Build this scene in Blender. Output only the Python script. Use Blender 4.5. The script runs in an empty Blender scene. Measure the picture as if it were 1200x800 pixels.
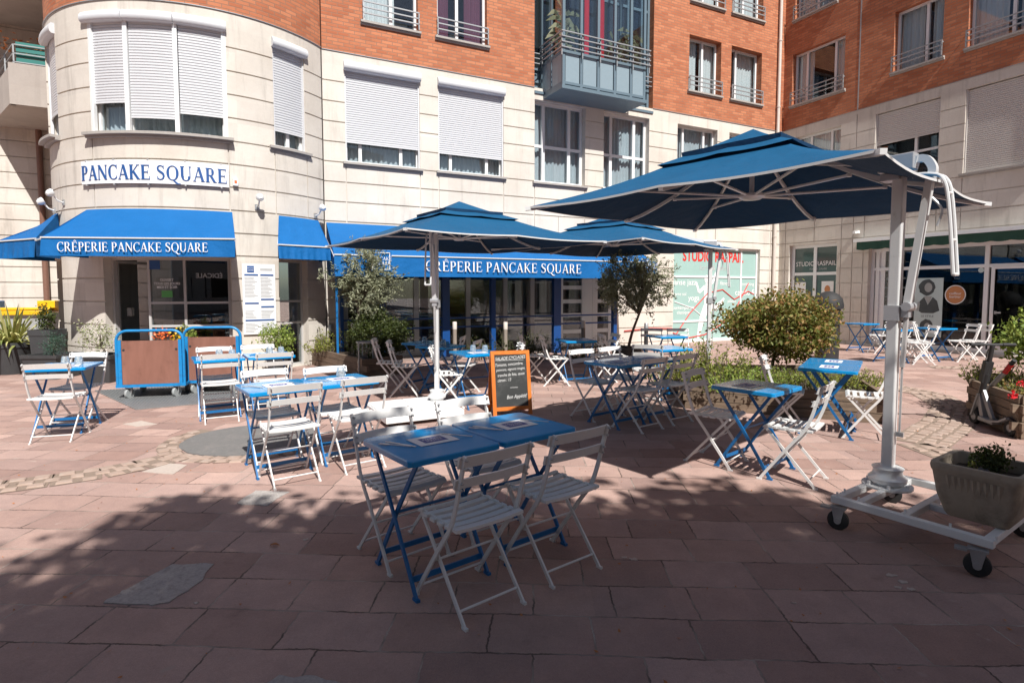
import bpy, bmesh, math, random
from math import sin, cos, pi, radians, sqrt, atan2, hypot, ceil, tan
from mathutils import Vector, Matrix
random.seed(7)
R = random.Random(11)
SC = bpy.context.scene
COL = SC.collection

# ------------------------------------------------------------------ materials
def _mat(name):
    m = bpy.data.materials.new(name); m.use_nodes = True
    nt = m.node_tree
    b = nt.nodes['Principled BSDF']
    return m, nt, b
def N(nt, t, **kw):
    n = nt.nodes.new(t)
    for k, v in kw.items():
        setattr(n, k, v)
    return n
def L(nt, a, b): nt.links.new(a, b)
def mixc(nt, fac, a, b, typ='MIX'):
    n = N(nt, 'ShaderNodeMix', data_type='RGBA', blend_type=typ)
    for s, v in ((n.inputs[0], fac), (n.inputs[6], a), (n.inputs[7], b)):
        if hasattr(v, 'is_linked') or hasattr(v, 'node'): L(nt, v, s)
        elif isinstance(v, (int, float)): s.default_value = v
        else: s.default_value = (*v, 1)
    return n.outputs[2]
def ramp(nt, src, lo, hi, a=(0, 0, 0), b=(1, 1, 1)):
    r = N(nt, 'ShaderNodeValToRGB')
    r.color_ramp.elements[0].position = lo; r.color_ramp.elements[0].color = (*a, 1)
    r.color_ramp.elements[1].position = hi; r.color_ramp.elements[1].color = (*b, 1)
    L(nt, src, r.inputs[0]); return r.outputs[0]
def noise(nt, vec, scale, detail=4, rough=.6):
    n = N(nt, 'ShaderNodeTexNoise'); n.inputs['Scale'].default_value = scale
    n.inputs['Detail'].default_value = detail; n.inputs['Roughness'].default_value = rough
    if vec is not None: L(nt, vec, n.inputs['Vector'])
    return n.outputs['Fac']
def coord(nt, k='Object'):
    return N(nt, 'ShaderNodeTexCoord').outputs[k]
def bump(nt, b, h, strength, dist=.01):
    n = N(nt, 'ShaderNodeBump'); n.inputs['Strength'].default_value = strength
    n.inputs['Distance'].default_value = dist
    L(nt, h, n.inputs['Height']); L(nt, n.outputs[0], b.inputs['Normal'])
def plain(name, col, rough=.5, metal=0, var=.12, scale=14, bmp=0, spec=.5, coat=0, dirt=None, dscale=3, dlo=.5, dhi=.75):
    m, nt, b = _mat(name)
    v = coord(nt)
    n = noise(nt, v, scale)
    c = mixc(nt, n, tuple(x * (1 - var) for x in col), tuple(min(1, x * (1 + var)) for x in col))
    if dirt:
        c = mixc(nt, ramp(nt, noise(nt, v, dscale, 6, .7), dlo, dhi), c, dirt)
    L(nt, c, b.inputs['Base Color'])
    b.inputs['Roughness'].default_value = rough; b.inputs['Metallic'].default_value = metal
    b.inputs['Specular IOR Level'].default_value = spec
    b.inputs['Coat Weight'].default_value = coat
    if bmp: bump(nt, b, noise(nt, v, scale * 4, 5), bmp, .004)
    return m

def stone_mat(name, base, stain, dirt_amt=.5):
    m, nt, b = _mat(name)
    v = coord(nt)
    n1 = noise(nt, v, .9, 5, .65); n2 = noise(nt, v, 26, 5, .7)
    c = mixc(nt, ramp(nt, n1, .35, .7), base, stain)
    mp = N(nt, 'ShaderNodeMapping'); mp.inputs['Scale'].default_value = (2.2, 2.2, .22); L(nt, v, mp.inputs[0])
    st = ramp(nt, noise(nt, mp.outputs[0], 2.4, 6, .7), .52, .8)
    mul = N(nt, 'ShaderNodeMath', operation='MULTIPLY'); mul.inputs[1].default_value = dirt_amt; L(nt, st, mul.inputs[0])
    c = mixc(nt, mul.outputs[0], c, tuple(x * .62 for x in stain))
    uv = N(nt, 'ShaderNodeUVMap').outputs[0]
    bk = N(nt, 'ShaderNodeTexBrick', offset=0)
    bk.inputs['Scale'].default_value = 1; bk.inputs['Brick Width'].default_value = .93; bk.inputs['Row Height'].default_value = .415
    bk.inputs['Mortar Size'].default_value = 0
    bk.inputs['Color1'].default_value = (.9, .88, .86, 1); bk.inputs['Color2'].default_value = (1.04, 1.03, 1.0, 1)
    L(nt, uv, bk.inputs['Vector'])
    c = mixc(nt, .75, c, bk.outputs[0], 'MULTIPLY')
    c = mixc(nt, .35, c, ramp(nt, n2, .2, .8, (.8, .8, .8), (1.08, 1.08, 1.08)), 'MULTIPLY')
    L(nt, c, b.inputs['Base Color'])
    b.inputs['Roughness'].default_value = .88
    bump(nt, b, n2, .25, .006)
    return m

def brick_mat():
    m, nt, b = _mat('orange_brick')
    uv = N(nt, 'ShaderNodeUVMap').outputs[0]
    bk = N(nt, 'ShaderNodeTexBrick')
    bk.inputs['Scale'].default_value = 1
    bk.inputs['Brick Width'].default_value = .23; bk.inputs['Row Height'].default_value = .072
    bk.inputs['Mortar Size'].default_value = .0085; bk.inputs['Mortar Smooth'].default_value = .2
    bk.inputs['Color1'].default_value = (.40, .125, .055, 1); bk.inputs['Color2'].default_value = (.56, .215, .105, 1)
    bk.inputs['Mortar'].default_value = (.31, .16, .10, 1)
    L(nt, uv, bk.inputs['Vector'])
    n = noise(nt, coord(nt), 2.2, 6, .7); n2 = noise(nt, coord(nt), 40, 4)
    c = mixc(nt, .55, bk.outputs[0], ramp(nt, n, .3, .75, (.74, .7, .68), (1.12, 1.08, 1.05)), 'MULTIPLY')
    c = mixc(nt, .3, c, ramp(nt, n2, .2, .8, (.8, .8, .8), (1.1, 1.1, 1.1)), 'MULTIPLY')
    L(nt, c, b.inputs['Base Color']); b.inputs['Roughness'].default_value = .85
    inv = N(nt, 'ShaderNodeMath', operation='SUBTRACT'); inv.inputs[0].default_value = 1; L(nt, bk.outputs['Fac'], inv.inputs[1])
    bump(nt, b, inv.outputs[0], .5, .006)
    return m

def paver_mat():
    m, nt, b = _mat('pavers')
    v = coord(nt)
    mp = N(nt, 'ShaderNodeMapping'); mp.inputs['Rotation'].default_value = (0, 0, radians(2.2)); L(nt, v, mp.inputs[0])
    # wobble the joints so they do not run ruler straight
    nv = N(nt, 'ShaderNodeTexNoise'); nv.inputs['Scale'].default_value = 1.6; nv.inputs['Detail'].default_value = 5; L(nt, v, nv.inputs['Vector'])
    sub = N(nt, 'ShaderNodeVectorMath', operation='SUBTRACT'); sub.inputs[1].default_value = (.5, .5, .5); L(nt, nv.outputs['Color'], sub.inputs[0])
    scl = N(nt, 'ShaderNodeVectorMath', operation='SCALE'); scl.inputs['Scale'].default_value = .05; L(nt, sub.outputs[0], scl.inputs[0])
    add = N(nt, 'ShaderNodeVectorMath', operation='ADD'); L(nt, mp.outputs[0], add.inputs[0]); L(nt, scl.outputs[0], add.inputs[1])
    nv2 = N(nt, 'ShaderNodeTexNoise'); nv2.inputs['Scale'].default_value = 34; nv2.inputs['Detail'].default_value = 4; L(nt, v, nv2.inputs['Vector'])
    sb2 = N(nt, 'ShaderNodeVectorMath', operation='MULTIPLY_ADD'); sb2.inputs[1].default_value = (.02, .02, 0); sb2.inputs[2].default_value = (-.01, -.01, 0); L(nt, nv2.outputs['Color'], sb2.inputs[0])
    add0 = add; add = N(nt, 'ShaderNodeVectorMath', operation='ADD'); L(nt, add0.outputs[0], add.inputs[0]); L(nt, sb2.outputs[0], add.inputs[1])
    bk = N(nt, 'ShaderNodeTexBrick', offset=.42, squash=.86, squash_frequency=3)
    bk.inputs['Scale'].default_value = 1; bk.inputs['Brick Width'].default_value = .455; bk.inputs['Row Height'].default_value = .285
    bk.inputs['Mortar Size'].default_value = .0048; bk.inputs['Mortar Smooth'].default_value = .25
    bk.inputs['Color1'].default_value = (.345, .232, .200, 1); bk.inputs['Color2'].default_value = (.49, .352, .310, 1)
    L(nt, add.outputs[0], bk.inputs['Vector'])
    big = noise(nt, v, .55, 6, .65); mid = noise(nt, v, 5, 6, .75); fine = noise(nt, v, 70, 4, .7)
    jn = noise(nt, v, 2.3, 3)
    joint = mixc(nt, ramp(nt, jn, .44, .62), (.12, .085, .07), (.42, .35, .30))
    bk.inputs['Mortar'].default_value = (.1, .1, .1, 1)
    bk2 = N(nt, 'ShaderNodeTexBrick', offset=.42, squash=.86, squash_frequency=3)
    for k_, v_ in (('Scale', 1), ('Brick Width', .455), ('Row Height', .285), ('Mortar Size', 0), ('Bias', .1)): bk2.inputs[k_].default_value = v_
    bk2.inputs['Color1'].default_value = (.72, .74, .78, 1); bk2.inputs['Color2'].default_value = (1.18, 1.12, 1.06, 1)
    of = N(nt, 'ShaderNodeVectorMath', operation='ADD'); of.inputs[1].default_value = (52 * .455 * 7, .285 * 66, 0); L(nt, add.outputs[0], of.inputs[0]); L(nt, of.outputs[0], bk2.inputs['Vector'])
    c = mixc(nt, .34, bk.outputs[0], bk2.outputs[0], 'MULTIPLY')
    grit = ramp(nt, noise(nt, v, 210, 2, .6), .35, .7, (.70, .70, .72), (1.2, 1.18, 1.15))
    c = mixc(nt, .45, c, grit, 'MULTIPLY')
    c = mixc(nt, .65, c, ramp(nt, big, .3, .72, (.78, .76, .76), (1.16, 1.14, 1.12)), 'MULTIPLY')
    c = mixc(nt, .6, c, ramp(nt, mid, .28, .74, (.74, .73, .74), (1.16, 1.13, 1.1)), 'MULTIPLY')
    c = mixc(nt, .5, c, ramp(nt, fine, .3, .75, (.8, .8, .8), (1.15, 1.15, 1.15)), 'MULTIPLY')
    # pale lime spots and dark stains
    sp = ramp(nt, noise(nt, v, 9, 3, .4), .71, .78)
    c = mixc(nt, sp, c, (.40, .30, .26))
    ds = ramp(nt, noise(nt, v, 3.3, 5, .6), .63, .8)
    half = N(nt, 'ShaderNodeMath', operation='MULTIPLY'); half.inputs[1].default_value = .55; L(nt, ds, half.inputs[0])
    c = mixc(nt, half.outputs[0], c, (.13, .085, .075))
    c = mixc(nt, bk.outputs['Fac'], c, joint)
    L(nt, c, b.inputs['Base Color']); b.inputs['Roughness'].default_value = .82
    b.inputs['Specular IOR Level'].default_value = .35
    inv = N(nt, 'ShaderNodeMath', operation='SUBTRACT'); inv.inputs[0].default_value = 1; L(nt, bk.outputs['Fac'], inv.inputs[1])
    ad = N(nt, 'ShaderNodeMath', operation='MULTIPLY_ADD'); ad.inputs[1].default_value = .35; L(nt, fine, ad.inputs[0]); L(nt, inv.outputs[0], ad.inputs[2])
    ad2 = N(nt, 'ShaderNodeMath', operation='MULTIPLY_ADD'); ad2.inputs[1].default_value = .8; L(nt, mid, ad2.inputs[0]); L(nt, ad.outputs[0], ad2.inputs[2])
    bump(nt, b, ad2.outputs[0], .75, .010)
    return m

def leaf_mat(name, cols, transl=.25, rough=.5):
    m, nt, b = _mat(name)
    g = N(nt, 'ShaderNodeNewGeometry')
    r = N(nt, 'ShaderNodeValToRGB'); cr = r.color_ramp; cr.interpolation = 'LINEAR'
    while len(cr.elements) < len(cols): cr.elements.new(.5)
    for i, c in enumerate(cols):
        cr.elements[i].position = i / (len(cols) - 1); cr.elements[i].color = (*c, 1)
    L(nt, g.outputs['Random Per Island'], r.inputs[0])
    L(nt, r.outputs[0], b.inputs['Base Color']); b.inputs['Roughness'].default_value = rough
    b.inputs['Specular IOR Level'].default_value = .35
    t = N(nt, 'ShaderNodeBsdfTranslucent'); L(nt, mixc(nt, .3, r.outputs[0], (.35, .4, .05)), t.inputs[0])
    mx = N(nt, 'ShaderNodeMixShader'); mx.inputs[0].default_value = transl
    L(nt, b.outputs[0], mx.inputs[1]); L(nt, t.outputs[0], mx.inputs[2])
    L(nt, mx.outputs[0], nt.nodes['Material Output'].inputs[0])
    return m

def fabric_mat(name, col, transl=.15, rough=.75, wave=1.0):
    m, nt, b = _mat(name)
    v = coord(nt)
    n = noise(nt, v, 3, 5, .6); f = noise(nt, v, 160, 2)
    c = mixc(nt, n, tuple(x * .88 for x in col), tuple(min(1, x * 1.12 + .004) for x in col))
    c = mixc(nt, ramp(nt, noise(nt, v, 7, 6, .75), .66, .8), c, tuple(min(1, x * .75 + .06) for x in col))
    L(nt, c, b.inputs['Base Color']); b.inputs['Roughness'].default_value = rough
    b.inputs['Specular IOR Level'].default_value = .25
    ad = N(nt, 'ShaderNodeMath', operation='MULTIPLY_ADD'); ad.inputs[1].default_value = 14 * wave; L(nt, noise(nt, v, 3.2, 5, .55), ad.inputs[0]); L(nt, f, ad.inputs[2])
    bump(nt, b, ad.outputs[0], .5, .005)
    t = N(nt, 'ShaderNodeBsdfTranslucent'); L(nt, c, t.inputs[0])
    mx = N(nt, 'ShaderNodeMixShader'); mx.inputs[0].default_value = transl
    L(nt, b.outputs[0], mx.inputs[1]); L(nt, t.outputs[0], mx.inputs[2])
    L(nt, mx.outputs[0], nt.nodes['Material Output'].inputs[0])
    return m

def glass_mat(name, tint=(.85, .9, .9), refl=1.0, rough=.0, base=.02):
    m, nt, b = _mat(name)
    nt.nodes.remove(b)
    tr = N(nt, 'ShaderNodeBsdfTransparent'); tr.inputs[0].default_value = (*tint, 1)
    gl = N(nt, 'ShaderNodeBsdfGlossy'); gl.inputs['Roughness'].default_value = rough; gl.inputs[0].default_value = (.95, .97, 1, 1)
    fr = N(nt, 'ShaderNodeLayerWeight'); fr.inputs[0].default_value = .5
    pw = N(nt, 'ShaderNodeMath', operation='POWER'); pw.inputs[1].default_value = 3.6; L(nt, fr.outputs['Facing'], pw.inputs[0])
    ml = N(nt, 'ShaderNodeMath', operation='MULTIPLY_ADD'); ml.inputs[1].default_value = .9 * refl; ml.inputs[2].default_value = base + .05 * refl
    ml.use_clamp = True
    L(nt, pw.outputs[0], ml.inputs[0])
    bp = N(nt, 'ShaderNodeBump'); bp.inputs['Strength'].default_value = .02; bp.inputs['Distance'].default_value = .02
    L(nt, noise(nt, coord(nt), 1.3, 2), bp.inputs['Height']); L(nt, bp.outputs[0], gl.inputs['Normal'])
    mx = N(nt, 'ShaderNodeMixShader'); L(nt, ml.outputs[0], mx.inputs[0])
    L(nt, tr.outputs[0], mx.inputs[1]); L(nt, gl.outputs[0], mx.inputs[2])
    L(nt, mx.outputs[0], nt.nodes['Material Output'].inputs[0])
    return m

def wood_mat(name, a, b_, rough=.7, sc=(1.2, 18, 18)):
    m, nt, b = _mat(name)
    v = coord(nt)
    mp = N(nt, 'ShaderNodeMapping'); mp.inputs['Scale'].default_value = sc; L(nt, v, mp.inputs[0])
    n = noise(nt, mp.outputs[0], 1.6, 6, .65)
    c = mixc(nt, ramp(nt, n, .3, .7), a, b_)
    c = mixc(nt, ramp(nt, noise(nt, v, 2.5, 5, .7), .55, .8), c, tuple(x * .55 for x in a))
    L(nt, c, b.inputs['Base Color']); b.inputs['Roughness'].default_value = rough
    bump(nt, b, n, .35, .004)
    return m

M = {}
M['stone'] = stone_mat('limestone', (.70, .662, .61), (.61, .565, .505), .6)
M['stone2'] = stone_mat('weathered_limestone', (.665, .627, .575), (.555, .508, .452), .8)
M['band'] = stone_mat('pale_band', (.66, .62, .57), (.58, .54, .49), .4)
M['brick'] = brick_mat()
M['pavers'] = paver_mat()
M['asphalt'] = plain('asphalt', (.16, .155, .15), .9, var=.3, scale=55, bmp=.6, dirt=(.22, .2, .19), dscale=6)
M['cobble'] = plain('cobble', (.36, .265, .215), .85, var=.3, scale=7, bmp=.5, dirt=(.42, .35, .3), dscale=9)
M['mortar'] = plain('sand_joint', (.24, .18, .14), .95, var=.3, scale=40, bmp=.5)
M['patch'] = plain('rough_concrete', (.42, .385, .36), .95, var=.4, scale=85, bmp=1.0, dirt=(.24, .21, .195), dscale=22)
M['patch2'] = plain('pale_concrete', (.46, .39, .34), .9, var=.2, scale=40, bmp=.5)
M['white'] = plain('white_paint', (.78, .78, .77), .4, var=.05, scale=9, dirt=(.62, .6, .56), dscale=7, dlo=.62, dhi=.85)
M['chair'] = plain('chair_paint', (.72, .715, .70), .42, var=.06, scale=12, dirt=(.50, .46, .41), dscale=16, dlo=.62, dhi=.78)
M['upvc'] = plain('white_frame', (.76, .77, .77), .35, var=.04)
M['grey_frame'] = plain('grey_frame', (.48, .47, .46), .4, var=.06)
M['table'] = plain('blue_enamel', (.004, .25, .58), .20, var=.1, scale=6, coat=.25, dirt=(.05, .24, .50), dscale=26, dlo=.66, dhi=.78)
M['tleg'] = plain('blue_leg_paint', (.006, .13, .35), .4, var=.12, dirt=(.03, .07, .14), dscale=18, dlo=.66, dhi=.8)
M['blue_post'] = plain('blue_post_paint', (.008, .06, .22), .35, var=.1)
M['blue_bright'] = plain('trolley_blue', (.01, .22, .52), .4, var=.1, dirt=(.02, .12, .3), dscale=12)
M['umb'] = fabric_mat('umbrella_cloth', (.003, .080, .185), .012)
M['umb_dark'] = fabric_mat('vent_and_underside_shade', (.004, .040, .10), .01)  # dark vent cloth, also paints shade under the canopies
M['awn'] = fabric_mat('awning_cloth', (.002, .112, .34), .03)
M['green_awn'] = fabric_mat('green_awning_cloth', (.03, .085, .06), .1)
M['alu'] = plain('white_aluminium', (.76, .77, .77), .35, metal=.25, var=.06, dirt=(.5, .5, .48), dscale=9, dlo=.6, dhi=.85)
M['alu_grey'] = plain('grey_aluminium', (.50, .51, .53), .35, metal=.45, var=.06)
M['steel'] = plain('steel', (.62, .62, .62), .38, metal=.6, var=.1)
M['galv'] = plain('galvanised', (.42, .43, .44), .45, metal=.6, var=.2, scale=20)
M['rail'] = plain('railing_grey', (.34, .35, .36), .45, metal=.3, var=.1)
M['bluegrey'] = plain('blue_grey_cladding', (.125, .18, .22), .45, var=.08)
M['bluegrey_l'] = plain('light_blue_grey_panel', (.235, .31, .355), .4, var=.06)
M['rubber'] = plain('black_rubber', (.025, .025, .026), .7, var=.2)
M['black'] = plain('black_plastic', (.03, .03, .032), .5, var=.2)
M['pot'] = plain('dark_plastic_pot', (.045, .047, .05), .55, var=.25, scale=8)
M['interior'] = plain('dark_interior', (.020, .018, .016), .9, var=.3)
M['inter_brown'] = plain('brown_interior', (.20, .09, .05), .8, var=.3, scale=3)
M['inter_grey'] = plain('grey_interior', (.13, .125, .12), .85, var=.3, scale=3)
M['shutter'] = plain('white_shutter', (.60, .61, .63), .5, var=.04)
M['shutter_g'] = plain('grey_shutter', (.56, .53, .50), .55, var=.05)
M['curtain'] = plain('grey_curtain', (.50, .53, .56), .9, var=.1, scale=4)
M['curtain_w'] = plain('white_curtain', (.70, .70, .70), .9, var=.06, scale=4)
M['curtain_r'] = plain('red_curtain', (.5, .006, .02), .8, var=.15)
M['curtain_p'] = plain('plum_curtain', (.14, .03, .06), .85, var=.15)
M['glass'] = glass_mat('window_glass', (.90, .94, .95), .9)
M['glass_d'] = glass_mat('shop_glass', (.80, .84, .84), .8)
M['glass_r'] = glass_mat('mirroring_shop_glass', (.70, .74, .74), 2.2)
M['glass_n'] = glass_mat('dull_shop_glass', (.62, .66, .66), .45)
M['glass_c'] = glass_mat('clear_glass', (.93, .97, .98), .55, base=.0)
M['teal_glass'] = plain('frosted_teal_glass', (.33, .49, .455), .25, var=.05, scale=2)
M['teal_dark'] = plain('dark_teal_glass', (.06, .10, .095), .12, var=.1, scale=2)
M['sill'] = plain('sill_stone', (.36, .335, .31), .8, var=.15, scale=12, bmp=.2)
M['leaf_olive'] = leaf_mat('olive_leaf', [(.15, .165, .10), (.25, .265, .165), (.38, .39, .27), (.13, .145, .085)], .2)
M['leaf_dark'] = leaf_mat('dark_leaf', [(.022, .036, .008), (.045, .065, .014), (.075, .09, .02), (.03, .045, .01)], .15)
M['leaf_red'] = leaf_mat('red_tipped_leaf', [(.08, .11, .02), (.16, .19, .04), (.28, .13, .05), (.38, .24, .09), (.24, .25, .07), (.12, .14, .03), (.30, .28, .08)], .3)
M['leaf_yel'] = leaf_mat('yellow_green_leaf', [(.10, .14, .025), (.26, .28, .05), (.17, .20, .035), (.36, .34, .09)], .28)
M['leaf_lime'] = leaf_mat('lime_leaf', [(.12, .20, .03), (.24, .32, .06), (.33, .38, .10)], .3)
M['leaf_var'] = leaf_mat('variegated_leaf', [(.12, .16, .06), (.33, .36, .20), (.46, .46, .30), (.20, .23, .10)], .2)
M['leaf_con'] = leaf_mat('conifer_leaf', [(.03, .08, .06), (.06, .12, .09), (.05, .10, .06)], .15)
M['leaf_tree'] = leaf_mat('street_tree_leaf', [(.05, .08, .02), (.09, .13, .03), (.07, .10, .02)], .12)
M['leaf_yucca'] = leaf_mat('yucca_leaf', [(.14, .19, .05), (.44, .43, .15), (.52, .49, .22), (.22, .25, .07)], .2)
M['petal_red'] = plain('red_petal', (.62, .02, .03), .5, var=.2)
M['petal_yel'] = plain('yellow_petal', (.75, .42, .02), .5, var=.2)
M['petal_or'] = plain('orange_petal', (.75, .16, .04), .5, var=.25)
M['bark'] = wood_mat('bark', (.11, .085, .065), (.20, .16, .125), .9, (14, 14, 2.5))
M['planter_wood'] = wood_mat('weathered_boards', (.12, .085, .06), (.25, .18, .125), .8, (2, 2, 26))
M['post_wood'] = wood_mat('grey_post_wood', (.22, .18, .145), (.33, .28, .235), .8, (20, 20, 1.5))
M['ply'] = wood_mat('brown_plywood', (.20, .088, .062), (.27, .125, .092), .55, (5, 5, 1.2))
M['orange_wood'] = wood_mat('orange_wood', (.52, .13, .02), (.68, .21, .035), .4, (9, 9, 1.5))
M['slate'] = plain('chalkboard', (.028, .03, .03), .75, var=.4, scale=5, dirt=(.07, .07, .07), dscale=5)
M['chalk'] = plain('chalk', (.58, .58, .57), .9, var=.1)
M['soil'] = plain('soil', (.07, .05, .036), .95, var=.5, scale=30, bmp=.8)
M['concrete_pot'] = plain('weathered_concrete', (.37, .31, .24), .9, var=.25, scale=9, bmp=.7, dirt=(.15, .128, .10), dscale=4.5, dlo=.5, dhi=.72)
M['grate'] = plain('grate_steel', (.30, .31, .31), .5, metal=.5, var=.2)
M['sign_white'] = plain('sign_white', (.76, .77, .78), .35, var=.03)
M['sign_blue'] = plain('sign_blue', (.02, .085, .27), .45, var=.05)
M['letter_white'] = plain('letter_white', (.80, .80, .80), .6, var=.03)
M['letter_red'] = plain('letter_red', (.62, .035, .03), .5, var=.04)
M['letter_grey'] = plain('letter_grey', (.45, .46, .46), .6, var=.05)
M['paper'] = plain('paper', (.80, .80, .79), .7, var=.03)
M['paper_blue'] = plain('paper_blue', (.07, .09, .28), .7, var=.1)
M['green_rail'] = plain('green_balcony', (.02, .17, .15), .5, var=.1)
M['balc'] = stone_mat('balcony_render', (.44, .40, .37), (.38, .34, .31), .4)
M['copper'] = plain('brown_pipe', (.20, .105, .075), .5, var=.2)
M['pale_pipe'] = plain('pale_pipe', (.62, .56, .50), .5, var=.08)
M['bin_grey'] = plain('bin_grey', (.34, .36, .36), .5, var=.1)
M['bin_yel'] = plain('bin_yellow', (.72, .42, .01), .45, var=.06)
M['bin_blue'] = plain('bin_blue', (.02, .15, .42), .45, var=.06)
M['silver'] = plain('silver_paint', (.33, .34, .35), .5, metal=.3, var=.06)
M['red'] = plain('red_plastic', (.55, .02, .025), .4, var=.06)
M['sticker_or'] = plain('orange_sticker', (.50, .20, .07), .5, var=.05)
M['photo_l'] = plain('poster_pale', (.50, .60, .60), .4, var=.1, scale=3)
M['photo_d'] = plain('poster_dark', (.05, .06, .065), .4, var=.4, scale=6)
M['photo_s'] = plain('poster_skin', (.36, .37, .36), .4, var=.15, scale=5)
M['leaf_brown'] = plain('dry_leaf', (.42, .16, .05), .7, var=.3, scale=30)
M['cable'] = plain('black_cable', (.02, .02, .02), .6)
M['salt'] = plain('pale_line', (.62, .62, .62), .6, var=.05)
M['green_st'] = plain('green_sticker', (.10, .36, .10), .5, var=.05)

# ------------------------------------------------------------------ geometry helpers
class MB:
    def __init__(s, step=None): s.v = []; s.f = []; s.step = step; s.sm = set()
    def add(s, vs, fs, smooth=False):
        o = len(s.v); s.v += [tuple(p) for p in vs]
        for f in fs:
            if smooth: s.sm.add(len(s.f))
            s.f.append(tuple(i + o for i in f))
        return s
    def box(s, x0, x1, y0, y1, z0, z1, T=None):
        if x0 > x1: x0, x1 = x1, x0
        if y0 > y1: y0, y1 = y1, y0
        if z0 > z1: z0, z1 = z1, z0
        n = max(1, ceil((x1 - x0) / s.step)) if s.step else 1
        vs = []
        for i in range(n + 1):
            x = x0 + (x1 - x0) * i / n
            vs += [(x, y0, z0), (x, y1, z0), (x, y1, z1), (x, y0, z1)]
        fs = [(0, 3, 2, 1), (4 * n, 4 * n + 1, 4 * n + 2, 4 * n + 3)]
        for i in range(n):
            a = 4 * i; b = a + 4
            fs += [(a, b, b + 3, a + 3), (a + 2, b + 2, b + 1, a + 1), (a + 3, b + 3, b + 2, a + 2), (a + 1, b + 1, b, a)]
        if T: vs = [T @ Vector(p) for p in vs]
        return s.add(vs, fs)
    def bar(s, p, q, w, h, up=(0, 0, 1)):
        p = Vector(p); q = Vector(q); d = (q - p).normalized(); up = Vector(up)
        a = d.cross(up)
        if a.length < 1e-4: a = d.cross(Vector((1, 0, 0)))
        a.normalize(); b = a.cross(d)
        a *= w / 2; b *= h / 2
        vs = [p - a - b, p + a - b, p + a + b, p - a + b, q - a - b, q + a - b, q + a + b, q - a + b]
        return s.add(vs, [(0, 1, 2, 3), (7, 6, 5, 4), (0, 4, 5, 1), (1, 5, 6, 2), (2, 6, 7, 3), (3, 7, 4, 0)])
    def path(s, pts, w, h, up=(1, 0, 0)):
        """swept flat bar: w across `up`-perpendicular, h along up"""
        pts = [Vector(p) for p in pts]; up = Vector(up).normalized(); vs = []
        for i, p in enumerate(pts):
            d = (pts[min(i + 1, len(pts) - 1)] - pts[max(i - 1, 0)]).normalized()
            a = d.cross(up).normalized() * w / 2; b = up * h / 2
            vs += [p - a - b, p + a - b, p + a + b, p - a + b]
        n = len(pts); fs = [(0, 1, 2, 3), (4 * n - 1, 4 * n - 2, 4 * n - 3, 4 * n - 4)]
        for i in range(n - 1):
            a = 4 * i; b = a + 4
            for k in range(4):
                k2 = (k + 1) % 4; fs.append((a + k, b + k, b + k2, a + k2))
        return s.add(vs, fs, True)
    def tube(s, pts, r, n=8, cap=True):
        pts = [Vector(p) for p in pts]; rs = r if isinstance(r, (list, tuple)) else [r] * len(pts)
        vs = []; prev = None
        for i, p in enumerate(pts):
            d = (pts[min(i + 1, len(pts) - 1)] - pts[max(i - 1, 0)]).normalized()
            if prev is None:
                a = d.cross(Vector((0, 0, 1)))
                if a.length < 1e-3: a = d.cross(Vector((1, 0, 0)))
            else:
                a = prev - d * prev.dot(d)
            a.normalize(); prev = a; b = d.cross(a)
            for k in range(n):
                t = 2 * pi * k / n; vs.append(p + (a * cos(t) + b * sin(t)) * rs[i])
        m = len(pts); fs = []
        for i in range(m - 1):
            for k in range(n):
                k2 = (k + 1) % n; fs.append((i * n + k, i * n + k2, (i + 1) * n + k2, (i + 1) * n + k))
        if cap: fs += [tuple(range(n))[::-1], tuple((m - 1) * n + k for k in range(n))]
        return s.add(vs, fs, True)
    def lathe(s, prof, n=20, c=(0, 0, 0), T=None):
        vs = []; fs = []
        for r, z in prof:
            for k in range(n):
                t = 2 * pi * k / n; vs.append((c[0] + r * cos(t), c[1] + r * sin(t), c[2] + z))
        for i in range(len(prof) - 1):
            for k in range(n):
                k2 = (k + 1) % n; fs.append((i * n + k, i * n + k2, (i + 1) * n + k2, (i + 1) * n + k))
        if prof[0][0] > 1e-5: fs.append(tuple(range(n))[::-1])
        if prof[-1][0] > 1e-5: fs.append(tuple((len(prof) - 1) * n + k for k in range(n)))
        if T: vs = [T @ Vector(p) for p in vs]
        return s.add(vs, fs, True)
    def prism(s, poly, z0, z1):
        """poly in xy, extruded z0..z1"""
        n = len(poly)
        if sum(poly[i][0] * poly[(i + 1) % n][1] - poly[(i + 1) % n][0] * poly[i][1] for i in range(n)) < 0: poly = poly[::-1]
        vs = [(x, y, z0) for x, y in poly] + [(x, y, z1) for x, y in poly]
        fs = [tuple(range(n))[::-1], tuple(range(n, 2 * n))] + [(i, (i + 1) % n, n + (i + 1) % n, n + i) for i in range(n)]
        return s.add(vs, fs)
    def face(s, *ps): return s.add(ps, [tuple(range(len(ps)))])
    def grid(s, fn, nu, nv, thick=0, smooth=True):
        """sheet fn(u,v)->point; with a thickness along -normal (approx z) when thick"""
        vs = [Vector(fn(i / nu, j / nv)) for j in range(nv + 1) for i in range(nu + 1)]
        fs = [(j * (nu + 1) + i, j * (nu + 1) + i + 1, (j + 1) * (nu + 1) + i + 1, (j + 1) * (nu + 1) + i) for j in range(nv) for i in range(nu)]
        return s.add(vs, fs, smooth)
    def xf(s, T):
        s.v = [tuple(T @ Vector(p)) for p in s.v]; return s

def wloc(o):
    v = Vector((0, 0, 0))
    while o: v += o.location; o = o.parent
    return v

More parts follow.
